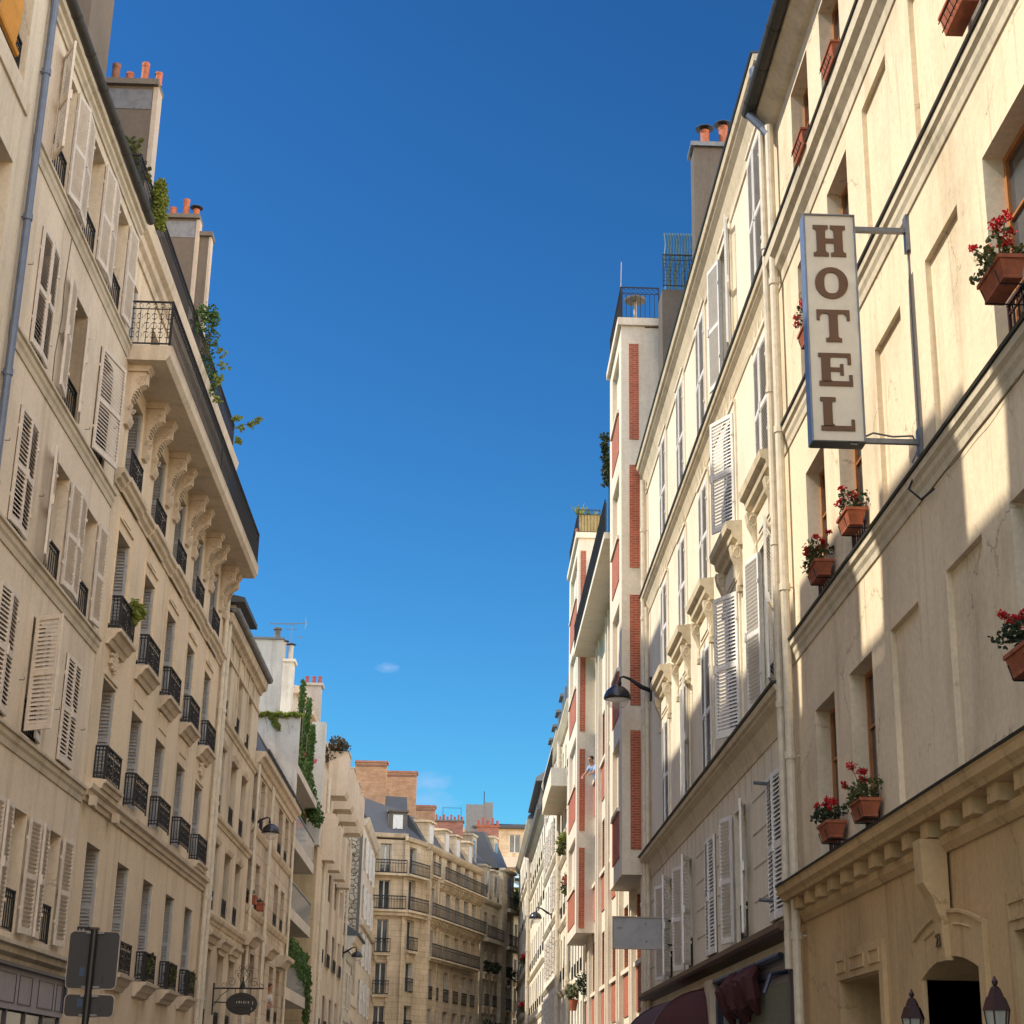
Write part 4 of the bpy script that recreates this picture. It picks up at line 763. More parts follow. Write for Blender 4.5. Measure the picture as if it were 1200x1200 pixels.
corner(B, F8b, -.3, 3.4, [(.5, 1.7)], [(16.0, 17.9, 0, 0), (13.55, 15.6, 0, 0), (10.75, 12.8, 1, .95), (7.9, 9.9, 2, .95), (5.1, 7.0, 2, .95), (2, 4.2, 2, .9)], 'corner_wall')
S = B.part('balcony', 'l8', lambda b: b.box(-.3, 3.0, 0, .5, 13.25, 13.4) and b.box(-.3, 3.0, 0, .35, 13.0, 13.25)); put_rail(S, F8b, -.3, 3.0, .46, 13.4, .95, 3)
S = B.part('balcony', 'l8', lambda b: b.box(-.3, 3.0, 0, .5, 15.75, 15.9)); put_rail(S, F8b, -.3, 3.0, .46, 15.9, .95, 3)
B.part('cornice', 'l8', lambda b: b.prof([(0, 18.2), (.2, 18.25), (.3, 18.5), (0, 18.55)], -.3, 3.4)); B.part('mansard_roof', 'slate', lambda b: b.prof([(0, 18.5), (-2.2, 20.4), (-4, 20.4), (-4, 18.5)], -.3, 3.4))
corner(B, F8a, -.3, 2.9, [(.95, 1.75)], [(16.0, 18.0, 0, 0), (13.4, 15.45, 0, 0), (10.5, 12.75, 1, 1.0), (7.7, 9.8, 1, .95), (4.9, 6.9, 2, .95), (2, 4.2, 2, .9)], 'corner_wall')
S = B.part('balcony', 'l8', lambda b: b.box(-.3, 2.9, 0, .5, 13.25, 13.4) and b.box(-.3, 2.9, 0, .35, 13.0, 13.25)); put_rail(S, F8a, -.2, 2.85, .46, 13.4, .95, 3)
S = B.part('balcony', 'l8', lambda b: b.box(-.3, 2.9, 0, .5, 15.75, 15.9)); put_rail(S, F8a, -.2, 2.85, .46, 15.9, .95, 3)
B.part('cornice', 'l8', lambda b: b.prof([(0, 18.4), (.2, 18.45), (.3, 18.7), (0, 18.75)], -.3, 2.9)); B.part('mansard_roof', 'slate', lambda b: b.prof([(0, 18.7), (-1.4, 21.6), (-4, 21.9), (-4, 18.7)], -.3, 2.9))
D = B.part('dormer', 'cement', lambda b: b.box(1.5, 2.8, -1.6, -.2, 18.8, 20.3) and b.prof([(-1.7, 20.3), (-.05, 20.3), (-.05, 20.45), (-1.7, 20.6)], 1.4, 2.9)); B.part('dormer_window', 'frameW', lambda b: b.box(1.8, 2.5, -.22, -.16, 19.1, 20.1), D)
# ================================================================ L9 slate mansard block
F9 = Fr((1.12, 139.2), A8, 'L')
B = Bld('corner_block', 'grey gold block with steep slate mansard and pale dormers beyond the long balconies', F9, .05, 14.0, 16.2, 'l9', depth=10); B.pitch = .16
corner(B, F9, .05, 14.0, [(1.2, 2.2), (3.8, 4.8), (8.3, 9.8), (11.6, 12.6)], [(13.3, 15.3, 0, 0), (10.6, 12.3, 1, .9), (8.0, 9.9, 1, .9), (5.2, 7.3, 1, .9), (2.4, 4.2, 2, .8)])
for (z, a, c) in ((13.2, .2, 5.6), (13.1, 7.4, 13.5), (16.2, 7.4, 13.5)):
    S = B.part('balcony', 'l9', lambda b: b.box(a, c, 0, .62, z-.3, z)); put_rail(S, F9, a, c, .58, z, .95, 3)
B.part('cornice', 'l9', lambda b: b.prof([(0, 15.9), (.2, 16.0), (.35, 16.2), (.36, 16.32), (0, 16.35)], .05, 6.5)); B.part('pilaster', 'l9', lambda b: b.box(5.8, 7.4, 0, .35, 0, 17.4))
B.part('pavilion', 'l9', lambda b: b.box(6.6, 10.6, -3, .1, 16.25, 19.3) and b.prof([(-.2, 19.3), (.3, 19.3), (.35, 19.5), (-.2, 19.5)], 6.5, 10.7)); B.part('window', 'glassb', lambda b: b.box(8.2, 9.6, .08, .13, 17.2, 18.9))
B.part('mansard_roof', 'slate', lambda b: b.prof([(-.1, 16.3), (-1.2, 19.9), (-3.6, 21.9), (-8, 21.9), (-8, 16.3)], .05, 7) and b.prof([(-.3, 19.5), (-1.7, 22.6), (-6, 22.6), (-6, 19.5)], 6.6, 10.6) and b.prof([(-.6, 16.3), (-1.7, 20.2), (-8, 20.4), (-8, 16.3)], 10.61, 13.9))
for (u, z, z2) in ((.4, 19.2, 21.4), (1.3, 16.5, 19.0), (4.0, 16.5, 18.9), (7.6, 19.5, 22.2)):
    D = B.part('dormer', 'l9', lambda b: b.box(u, u+1.5, -2.4, -.05 if z < 19 else -1.0, z, z2) and b.prof([(-2.5, z2), (.05 if z < 19 else -.9, z2), (.05 if z < 19 else -.9, z2+.15), (-2.5, z2+.3)], u-.12, u+1.62))
    B.part('dormer_window', 'glassb', lambda b: b.box(u+.45, u+1.1, -.07 if z < 19 else -1.02, -.02 if z < 19 else -.97, z+.4, z2-.35), D)
x = 1.6
B.chimney(.7, 2.6, 148, 149, 18, 23.3, 'plumbrick', 'pot', pots=[(.8+.42*k, .5+.25*(k % 2), .12, 'potr') for k in range(5)])
for k, (u, z) in enumerate(((1.6, 10.9), (4.2, 10.9), (1.7, 5.4), (4.3, 5.4), (9.0, 10.9), (9.1, 5.2))):
    t = empty('window_plant', ('leafy green plant on the upper near window of the slate roofed block', 'leafy green plant on the upper second window of the slate roofed block', 'tall green plant on the lower near window of the slate roofed block', 'tall green plant on the lower second window of the slate roofed block', 'green plant on the upper far balcony of the slate roofed block', 'dark bushy plant on the lower far balcony of the slate roofed block')[k], 'plant', tuple(F9.p(u, .3, z-.2)), 'plants on the far block')
    b = MB(); foliage(b, F9.p(u, .35, z+(.1 if z > 6 else .4)), (.45, .3, .5 if z > 6 else 1.1), 110 if z > 6 else 220, .22); b.build('foliage', 'leafd', t, fix=False)
t = empty('terrace_bush', 'green bush on the top terrace of the slate roofed block', 'bush', tuple(F9.p(12.6, .2, 16.3))); b = MB(); foliage(b, F9.p(12.4, .2, 17.5), (1.0, .6, 1.0), 420, .3); foliage(b, F9.p(13.6, .2, 16.9), (.7, .5, .7), 200, .3); b.build('foliage', 'leaf', t, fix=False)
# ================================================================ L10 far block closing the view
F10 = Fr((-3, 188), 90, 'L')
B = Bld('distant_block', 'far beige block with red brick stack and grey lift housing closing the view', F10, 0, 12.5, 29.0, 'l8', depth=8); B.pitch = .3
for (za, zb) in ((26.4, 28.4), (22.5, 24.3), (19, 21), (15, 17)):
    for u in (4.7, 7.5, 10): B.window(u, u+1.2, za, zb, dp=.15, lite=True)
B.wall()
B.part('roof_edge', 'zincd', lambda b: b.prof([(-.4, 29.0), (.5, 29.0), (.5, 29.15), (-.4, 29.6)], 3.4, 12.6)); B.part('brick_stack', 'pot', lambda b: b.box(4.1, 5.3, -.0, .5, 25, 29.0) )
B.part('lift_housing', 'zinc', lambda b: b.box(2.6, 4.6, -1.5, .2, 28.6, 31.6) and b.box(4.61, 5.6, -1.2, 0, 29.2, 31.9)); B.part('mast', 'iron', lambda b: b.tube([b.P(4.6, -.5, 31.5), b.P(4.6, -.5, 33.2)], .05, 5))
B.part('balcony', 'l7', lambda b: b.box(6.6, 11.5, 0, 1.2, 24.7, 25.8)); B.part('awning', 'blueaw', lambda b: b.prof([(0, 24.3), (1.3, 23.6), (1.3, 23.5), (0, 24.15)], 8.2, 10.2) and b.prof([(0, 23.2), (1.3, 22.6), (1.3, 22.5), (0, 23.05)], 7, 11))
B.part('terrace', 'l7', lambda b: b.box(5.5, 11.5, 0, 2.5, 14, 22.0))
GR = FR(XR, 'R')
# ================================================================ R0 hotel
B = Bld('hotel', 'butter yellow hotel wall with weathered string courses and blank recessed panels, right side', GR, 4.0, 23.05, 16.3, 'r0', depth=8)
ct = dict(dp=.19, frame='wood', glass='glass', div=2)
CR = [(5.8, 7.1), (9.0, 10.3), (11.95, 13.3), (18.38, 19.55), (20.4, 21.6)]
RZ = {2: (4.32, 6.38), 3: (7.68, 9.7), 4: (10.9, 12.87), 5: (13.85, 15.72)}
for r, (za, zb) in RZ.items():
    for (a, c) in CR:
        w_ = B.window(a, c, za, zb, curtain=True, **ct)
        # red brown guard rail at the foot of the window
        o = put_rail(w_, GR, a+.02, c-.02, -.12, za, .55, 1, 'maroon')
    if r < 5:
        for (a, c) in ((16.33, 17.5), (14.13, 15.3), (10.9, 11.5) if False else (7.6, 8.5)): B.hole(a, c, za+.02, zb, .06, True)
    if r == 5:
        for (a, c) in ((16.33, 17.5), (14.13, 15.3)): B.hole(a, c, za+.02, zb, .06, True)
B.wall(za=4.05)
for z, h, p in ((7.62, .3, .10), (10.84, .34, .10), (13.8, .62, .2)):
    B.course([(-.02, z-h), (.02, z-h), (.03, z-h*.75), (p*.55, z-h*.6), (p*.6, z-h*.4), (p*.95, z-h*.3), (p, z-.02), (-.02, z-.0)], 'string_course', 'r0trim')
    B.part('zinc_flashing', 'zincd', lambda b: b.prof([(0, z+.012), (p+.02, z-.012), (p+.03, z+.012), (0, z+.045)], B.u0, B.u1-.01))
B.course([(-.02, 15.95), (.1, 16.0), (.28, 16.2), (.3, 16.3), (-.02, 16.3)], 'eave', 'r0trim'); B.gutter(.38, 16.33, .12)
B.part('roof', 'zinc', lambda b: b.prof([(.28, 16.35), (-3.5, 18.6), (-8, 18.6), (-8, 16.35)], 4.0, 23.0))
# entablature with dentils over the ochre ground floor
B.course([(-.02, 4.07), (.24, 4.07), (.26, 4.11), (.31, 4.15), (.32, 4.22), (.34, 4.24), (-.02, 4.27)], 'entablature', 'r0g')
B.part('zinc_flashing', 'zincd', lambda b: b.prof([(0, 4.275), (.345, 4.245), (.36, 4.262), (0, 4.31)], 4.0, 23.0))
k = 5.0
while k < 22.9: B.part('dentil', 'r0g', lambda b: b.box(k, k+.27, -.01, .19, 3.92, 4.068)); k += .72
B.course([(-.02, 3.78), (.03, 3.78), (.08, 3.84), (.09, 3.915), (-.02, 3.915)], 'string_course', 'r0g')
ops = [(18.6, 20.6, 0.9, 2.88, .7, False), (14.95, 16.85, 0, 2.86, .9, False), (11.9, 13.9, .9, 2.9, .7, False)]
B.wall('ground_floor_wall', za=0, zb=4.05, ops=ops, mat='r0g', body=False)
for (a, c, e, f, q, _) in ops: B.part('door' if e == 0 else 'window', 'woodd', lambda b: b.box(a, c, -q-.06, -q+.02, e, f) and b.box((a+c)/2-.04, (a+c)/2+.04, -q+.02, -q+.06, e, f))
# moulded lintels
for (a, c) in ((18.6, 20.6), (11.9, 13.9)):
    B.part('lintel', 'r0g', lambda b: b.box(a-.18, c+.18, -.01, .05, 2.9, 3.22) and b.box(a-.18, a-.002, -.01, .05, 0, 2.9) and b.box(c+.002, c+.18, -.01, .05, 0, 2.9))
    for (p, q) in ((a-.08, a+.42), (a+.66, c-.62), (c-.36, c+.1)): B.part('lintel_panel', 'r0g', lambda b: b.box(p, q, .05, .068, 2.98, 3.0) and b.box(p, q, .05, .068, 3.12, 3.14) and b.box(p, p+.03, .05, .068, 3.0, 3.12) and b.box(q-.03, q, .05, .068, 3.0, 3.12))
def arch(b):
    n = 12; u0, u1 = 14.95, 16.85; uc = 15.9; pts = []
    for k in range(n+1):
        t = k/n; u = u0-.18+t*(u1-u0+.36); pts.append((u, 3.24-.17*abs(2*t-1)**2))
    low = [(u0+(u1-u0)*(1-k/n), 2.84-.15*abs(2*(1-k/n)-1)**2) for k in range(n+1)]
    b.ext(pts+[(u1+.18, 0), (u1, 0)]+low+[(u0, 0), (u0-.18, 0)], -.72, .05); return b
B.part('arch_surround', 'r0g', arch)
B.part('arch_moulding', 'r0g', lambda b: b.tube([b.P(14.77+k*.188, .06, 3.24-.17*abs(2*(k/12)-1)**2) for k in range(13)], .022, 5) and b.tube([b.P(15.1+k*.06, .055, 3.12-.16*abs(2*((15.1+k*.06-14.77)/2.26)-1)**2) for k in range(10)], .014, 4) and b.tube([b.P(16.1+k*.06, .055, 3.12-.16*abs(2*((16.1+k*.06-14.77)/2.26)-1)**2) for k in range(10)], .014, 4))
B.part('keystone', 'r0g', lambda b: b.prof([(.03, 2.8), (.1, 2.8), (.12, 3.0), (.12, 3.15), (.2, 3.38), (.27, 3.5), (.28, 3.9), (.03, 3.9)], 15.77, 16.03))
B.pipe(22.72, .13, 0, 15.9, .065); B.pipe(23.12, .17, 3.2, 17.0, .055)
B.part('hopper', 'zincb', lambda b: b.tube([b.P(22.9, .4, 16.2), b.P(22.8, .2, 15.9), b.P(22.72, .13, 15.75)], .07, 8) and b.lathe(b.P(23.12, .2, 16.9), [(.06, 0), (.13, .12), (.14, .28), (.1, .3)], 10))
# electric cables looped under the course, and pins
B.part('cable', 'iron', lambda b: b.tube([b.P(12.0+k*.25, .03+.01*math.sin(k), 7.28+.012*math.sin(k*1.7)) for k in range(17)], .005, 4) and b.tube([b.P(15.9, .06, 7.62), b.P(15.95, .13, 7.45), b.P(15.7, .08, 7.25), b.P(15.3, .06, 7.22)], .012, 5))
def text(body, F, u, d, z, size, mat, parent, name='lettering', across='u', sgn=-1, depth=.006, sx=1.0, along=None):
    """flat raised letters; reading direction given by world vector"""
    cu = bpy.data.curves.new(name, 'FONT'); cu.body = body; cu.size = size; cu.extrude = depth; cu.align_x = 'CENTER'; cu.align_y = 'CENTER'
    me = bpy.data.meshes.new_from_object(bpy.data.objects.new('t', cu)); me.materials.append(M[mat])
    o = bpy.data.objects.new(name, me); COL.objects.link(o); o.parent = parent
    X = along.normalized(); Zt = Vector((0, 0, 1)); Y = Zt; Zn = X.cross(Y)
    mm = Matrix((X, Y, Zn)).transposed().to_4x4(); mm.translation = F.p(u, d, z)-Vector(parent['_b'])
    o.matrix_local = mm @ Matrix.Diagonal((sx, 1, 1, 1)); return o
text('23', GR, 15.9, .127, 2.98, .17, 'woodd', B.root, 'house_number', along=Vector((0, -1, 0)))
# HOTEL sign
SG = empty('hotel_sign', 'tall white box sign reading HOTEL in brown capitals on a wall bracket', 'sign', (3.62, 15.85, 7.84))
b = MB(); b.box(3.365, 3.885, 15.72, 15.88, 7.86, 10.42); b.build('sign_box', 'signface', SG)
b = MB(); b.box(3.35, 3.364, 15.70, 15.90, 7.85, 10.43); b.build('side_panel', 'signsky', SG)  # sky reflection on this side is put into its blue colour
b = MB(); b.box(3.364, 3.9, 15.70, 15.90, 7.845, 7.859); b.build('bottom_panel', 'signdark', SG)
b = MB(); b.box(3.364, 3.9, 15.70, 15.90, 10.421, 10.435); b.box(3.886, 3.9, 15.70, 15.90, 7.86, 10.42); b.box(3.365, 3.372, 15.712, 15.719, 7.88, 10.4); b.build('edge_trim', 'greymetal', SG)
def glyph(ch, cx, cz, w, h):
    """slab serif capitals from bars; x right, z up"""
    b = MB(); y0, y1 = 15.706, 15.719; s = w*.27; t = h*.12; L, R_ = cx-w/2, cx+w/2; B_, T = cz-h/2, cz+h/2
    bx = lambda a, c, e, f: b.box(a, c, y0, y1, e, f)
    def wedge(xa, za, dx, dz): b.add([(xa, y0, za), (xa+dx, y0, za), (xa, y0, za+dz), (xa, y1, za), (xa+dx, y1, za), (xa, y1, za+dz)], [(0, 1, 2), (3, 4, 5), (0, 1, 4, 3), (1, 2, 5, 4), (2, 0, 3, 5)])
    g = w*.05
    if ch == 'H':
        for c in (L+w*.235, R_-w*.235):
            bx(c-s/2, c+s/2, B_+t, T-t); bx(c-w*.235+.0, c+w*.225, B_, B_+t); bx(c-w*.235, c+w*.225, T-t, T)
            for q in (-1, 1): wedge(c+q*s/2, T-t, q*g, -g*1.2); wedge(c+q*s/2, B_+t, q*g, g*1.2)
        bx(L+w*.235+s/2, R_-w*.235-s/2, cz-t*.6, cz+t*.6)
    if ch == 'O':
        n = 32; o = [(cx+w/2*math.cos(2*math.pi*k/n), cz+h/2*math.sin(2*math.pi*k/n)) for k in range(n)]
        i_ = [(cx+w*.225*math.copysign(abs(math.cos(2*math.pi*k/n))**.75, math.cos(2*math.pi*k/n)), cz+h*.33*math.copysign(abs(math.sin(2*math.pi*k/n))**.75, math.sin(2*math.pi*k/n))) for k in range(n)]
        for k in range(n):
            j = (k+1) % n; q = [o[k], o[j], i_[j], i_[k]]
            b.add([(x, y0, z) for x, z in q]+[(x, y1, z) for x, z in q], [(0, 1, 2, 3), (4, 5, 6, 7), (0, 1, 5, 4), (2, 3, 7, 6)])
    if ch == 'T':
        bx(cx-s/2, cx+s/2, B_+t, T-t); bx(cx-w*.235, cx+w*.235, B_, B_+t); bx(L, R_, T-t, T); bx(L, L+w*.09, T-h*.33, T-t); bx(R_-w*.09, R_, T-h*.33, T-t)
        for q in (-1, 1): wedge(cx+q*s/2, T-t, q*g, -g); wedge(cx+q*s/2, B_+t, q*g, g)
        wedge(L+w*.09, T-t, g*1.6, -g*2); wedge(R_-w*.09, T-t, -g*1.6, -g*2)
    if ch == 'E':
        a = L+w*.08; bx(a, a+s, B_+t, T-t); bx(L, R_, B_, B_+t*1.2); bx(L, R_-w*.03, T-t, T); bx(R_-w*.13, R_-w*.03, T-h*.34, T-t); bx(R_-w*.1, R_, B_+t*1.2, B_+h*.34)
        bx(a+s, a+w*.56, cz-t*.5, cz+t*.5); bx(a+w*.56, a+w*.66, cz-h*.17, cz+h*.17); wedge(a+s, T-t, g, -g); wedge(a+s, B_+t*1.2, g, g)
    if ch == 'L':
        a = L+w*.08; bx(a, a+s, B_+t, T-t); bx(L, R_, B_, B_+t*1.2); bx(L, L+w*.46, T-t, T); bx(R_-w*.1, R_, B_+t*1.2, B_+h*.34); wedge(a+s, T-t, g, -g); wedge(a+s, B_+t*1.2, g*1.5, g*1.5)
    o = b.build('letter', 'signbrown', SG); o['label'] = 'brown capital letter '+ch
for k, ch in enumerate('HOTEL'): glyph(ch, 3.625, 10.12-k*.492, .345, .365)
b = MB(); b.box(3.9, 4.47, 15.80, 15.86, 10.30, 10.35); b.box(3.9, 4.47, 15.81, 15.86, 7.89, 7.94); b.box(4.46, 4.5, 15.77, 15.89, 10.08, 10.5); b.box(4.46, 4.5, 15.77, 15.89, 7.78, 8.06); b.tube([(4.48, 15.83, 10.1), (4.48, 15.83, 8.0)], .008, 5)
b.build('bracket', 'greymetal', SG)
b = MB(); b.tube([(3.88, 15.8, 7.93), (4.0, 15.8, 7.99), (4.2, 15.8, 7.955), (4.4, 15.8, 7.97), (4.47, 15.84, 7.86), (4.4, 15.86, 7.7)], .011, 5); b.tube([(3.9, 15.74, 7.9), (3.8, 15.73, 7.83), (3.74, 15.73, 7.84)], .014, 5); b.build('cable', 'greymetal', SG)
# flower boxes
def flower_box(u, z, label, n=26, full=1.0, flowers=7, seed=1, ln=.54, d=.04):
    F = GR; r_ = random.Random(seed)
    t = empty('flower_box', label, 'flower box', tuple(F.p(u+ln/2, d+.1, z)), 'geranium boxes on the hotel windows')
    b = MB(F); h = .185
    def trap(b, u0, u1, z0, z1, d0, d1, tap):
        P = b.P; b.add([P(u0+tap, d0+tap, z0), P(u1-tap, d0+tap, z0), P(u1-tap, d1-tap, z0), P(u0+tap, d1-tap, z0), P(u0, d0, z1), P(u1, d0, z1), P(u1, d1, z1), P(u0, d1, z1)], [(0, 1, 2, 3), (4, 5, 6, 7), (0, 1, 5, 4), (1, 2, 6, 5), (2, 3, 7, 6), (3, 0, 4, 7)])
    trap(b, u, u+ln, z+.03, z+h-.02, d, d+.22, .035); b.box(u+.03, u+ln-.03, d+.03, d+.19, z, z+.03); b.box(u-.015, u+ln+.015, d-.015, d+.235, z+h-.02, z+h+.015); b.build('planter', 'terra', t)
    b = MB(F); b.tube([b.P(u+.1, -.2, z-.02), b.P(u+.1, d+.2, z-.02), b.P(u+.1, d+.235, z+.1)], .008, 4); b.tube([b.P(u+ln-.1, -.2, z-.02), b.P(u+ln-.1, d+.2, z-.02), b.P(u+ln-.1, d+.235, z+.1)], .008, 4); b.build('holder', 'iron', t)
    c = F.p(u+ln/2, d+.11, z+h+.11); ux = ln*.5; b = MB()
    for _ in range(int(12*full)):
        q = F.p(u+r_.uniform(-.02, ln+.02), d+.11+r_.uniform(-.1, .14), z+h+r_.uniform(.0, .24)); foliage(b, q, (.085, .1, .075), n, .05, r_)
    b.build('foliage', 'leafd' if seed % 2 else 'leafo', t, fix=False)
    b = MB(); heads = []
    for _ in range(flowers):
        a = F.p(u+r_.uniform(.05, ln-.05), d+.1, z+h); e = F.p(u+r_.uniform(-.05, ln+.08), d+.1+r_.uniform(-.06, .2), z+h+r_.uniform(.17, .38)); b.tube([a, (a+e)/2+Vector((0, 0, .04)), e], .005, 4); heads.append(e)
    b.build('stems', 'leafo', t, fix=False); b = MB()
    for e in heads: q_ = r_.uniform(.55, 1.05); foliage(b, e, (.058*q_, .058*q_, .043*q_), int(80*q_), .03, r_, fill=.1)
    b.build('blossom', 'petal', t, fix=False)
    return t
fb = [(19.9, 4.5, 'geranium box at the lower left hotel window just right of the drainpipe', 3), (18.15, 4.48, 'geranium box one window to the right on the lowest hotel row, with one tall bloom', 4), (12.35, 4.75, 'bushy geranium box cut by the right edge, lower hotel row', 5),
      (19.95, 7.76, 'geranium box of the middle row, left window above the string course', 6), (18.15, 7.82, 'geranium box just below the hotel sign, middle row', 7), (12.3, 8.0, 'big geranium box at upper right beside the wooden window', 8),
      (19.95, 11.05, 'geranium box half hidden behind the left edge of the hotel sign', 9)]
for (u, z, lb, sd_) in fb: flower_box(u, z, lb, seed=sd_, full=(.8, 1.0, 1.7, 1.1, .7, 1.4, .9)[sd_-3], flowers=(7, 5, 8, 9, 5, 8, 7)[sd_-3], ln=(.56, .52, .6, .54, .5, .58, .54)[sd_-3])
def plain_box(u, z, lb):
    t = empty('flower_box', lb, 'flower box', tuple(GR.p(u+.3, .15, z)), 'geranium boxes on the hotel windows'); b = MB(GR); P = b.P
    b.add([P(u+.03, .08, z), P(u+.58, .08, z), P(u+.58, .24, z), P(u+.03, .24, z), P(u, .05, z+.2), P(u+.62, .05, z+.2), P(u+.62, .27, z+.2), P(u, .27, z+.2)], [(0, 1, 2, 3), (4, 5, 6, 7), (0, 1, 5, 4), (1, 2, 6, 5), (2, 3, 7, 6), (3, 0, 4, 7)]); b.box(u-.015, u+.635, .035, .285, z+.2, z+.23); b.build('planter', 'terra', t)
    b = MB(GR); [b.tube([P(u+.1+.1*k, .26, z+.02), P(u+.1+.1*k, .3, z+.12)], .005, 4) for k in range(5)]; b.tube([P(u+.05, .3, z+.12), P(u+.57, .3, z+.12)], .006, 4); b.tube([P(u+.05, .27, z+.03), P(u+.57, .27, z+.03)], .006, 4); b.build('holder', 'iron', t)
plain_box(19.7, 13.76, 'bare terracotta box at the top row left hotel window'); plain_box(17.75, 13.8, 'bare terracotta box at the top row, second hotel window'); plain_box(12.75, 11.02, 'terracotta box cut off by the top edge at upper right')
# lanterns by the door
for (u, z, lb) in ((16.3, 2.04, 'smaller looking maroon lantern left of the arched doorway'), (13.7, 2.0, 'maroon lantern right of the arched doorway')):
    t = empty('wall_lantern', lb, 'lantern', tuple(GR.p(u, .3, z)), 'lanterns beside the hotel door'); c = GR.p(u, .3, z)
    K = .66
    def hexl(b, pr, n=6): b.lathe(c, [(r*K, z_*K) for r, z_ in pr], n)
    b = MB(); hexl(b, [(.085, 0), (.15, .40)]); b.build('glass_body', 'lantglass', t)
    b = MB()
    for k in range(6):
        a = 2*math.pi*k/6; b.tube([c+Vector((.088*math.cos(a), .088*math.sin(a), 0))*K, c+Vector((.153*math.cos(a), .153*math.sin(a), .4))*K], .007, 4)
    hexl(b, [(.09, -.02), (.095, .0)]); b.tube([c+Vector((0, 0, -.02)), c+Vector((0, 0, -.12)), GR.p(u, .02, z-.14)], .014, 5); b.build('frame', 'maroon', t)
    b = MB(); hexl(b, [(.175, .4), (.165, .425), (.12, .55), (.10, .56), (.085, .60), (.06, .66), (.03, .685)]); b.lathe(c, [(q*K, w_*K) for q, w_ in ((.012, .68), (.035, .71), (.04, .74), (.02, .765), (.01, .8))], 8); b.build('roof', 'maroon', t)
# ================================================================ R1 white shutters
B = Bld('apartment_house', 'pale cream house with bright white louvred shutters and bracketed window hoods, right side', GR, 23.1, 42.2, 17.5, 'r1', depth=8)
CR1 = [(24.0, 25.2), (27.4, 28.6), (30.8, 32.0), (34.2, 35.4), (37.6, 38.8)]
S_ = 'shutW'
st = {'T': [2, 0, 2, 2, 2], 'M': [2, 1, 2, 2, 2], 'P': [3, 1, 2, 4, 2], 'G': [2, 5, 2, 3, 3]}
zz = {'T': (14.1, 16.65), 'M': (10.9, 13.0), 'P': (7.25, 9.72), 'G': (3.98, 6.1)}
for r in 'TMPG':
    for k, (a, c) in enumerate(CR1):
        q = st[r][k]; za, zb = zz[r]
        sh = {2: [('n', S_, 1.5, .6, .035), ('f', S_, 2.5, .6, .035)], 0: [('n', S_, 166, .56, .06), ('f', S_, 168, .6, .05)], 1: [('n', S_, 27, .68, .05), ('f', S_, 2, .5, .03)], 3: [('n', S_, 160, .6, .06), ('f', S_, 168, .6, .05)], 4: [('n', S_, 165, .6, .05), ('f', S_, 5, .55, .03)], 5: [('n', S_, 167, .6, .05), ('f', S_, 170, .6, .06)]}[q]
        w_ = B.window(a, c, za, zb, dp=.34, shut=sh, rail=(1, .6, -.08) if q not in (2,) else None, surround=(.13, .035, 'r1') if r != 'G' else None)
        if r == 'P':
            g = B.mb(); u0, u1 = a-.42, c+.42
            g.prof([(0, 10.42), (.08, 10.42), (.1, 10.5), (.17, 10.55), (.19, 10.66), (.26, 10.7), (.28, 10.82), (0, 10.86)], u0, u1); g.build('window_hood', 'r1trim', w_)
            for uu in (u0+.06, u1-.28):
                g = B.mb(); g.prof([(0, 9.72), (.05, 9.72), (.07, 9.85), (.05, 9.95), (.1, 10.1), (.17, 10.25), (.2, 10.42), (0, 10.42)], uu, uu+.22)
                P = g.P; g.tube([P(uu-.004, .1+.055*math.cos(t), 10.28+.09*math.sin(t)) for t in [i*.7 for i in range(9)]], .012, 4); g.box(uu+.04, uu+.18, .0, .09, 9.62, 9.72); g.build('hood_bracket', 'r1trim', w_)
            g = B.mb(); g.box(a-.05, c+.05, 0, .05, 9.92, 10.3); g.box(a+.12, c-.12, .05, .07, 9.98, 10.24); g.build('frieze_panel', 'r1', w_)
        if r in 'MT':
            g = B.mb(); zt = zb+.16; g.box(a-.1, c+.1, 0, .07, zt, zt+.06); g.box(a+.1, c-.1, 0, .045, zt+.1, zt+.13)
            for uu in (a+.2, (a+c)/2, c-.26): g.box(uu, uu+.06, 0, .055, zt+.06, zt+.3)
            g.build('lintel_ornament', 'r1', w_)
B.wall(za=3.2)
cor = lambda z, h, p: [(-.02, z-h), (.02, z-h), (.035, z-h*.85), (p*.22, z-h*.72), (p*.4, z-h*.45), (p*.72, z-h*.30), (p*.76, z-h*.24), (p*.92, z-h*.2), (p, z-.03), (-.02, z)]
B.course(cor(17.5, .7, .28), 'cornice', 'r1trim'); B.course(cor(13.82, .5, .2), 'cornice', 'r1trim'); B.course(cor(7.12, .55, .26), 'cornice', 'r1trim')
for z, p in ((17.5, .28), (13.82, .2), (7.12, .26)): B.part('zinc_flashing', 'zincd', lambda b: b.prof([(0, z+.012), (p+.02, z-.015), (p+.035, z+.015), (0, z+.05)], 23.1, 42.2))
B.course([(-.01, 16.72), (.03, 16.72), (.04, 16.78), (-.01, 16.78)], 'string_course', 'r1')
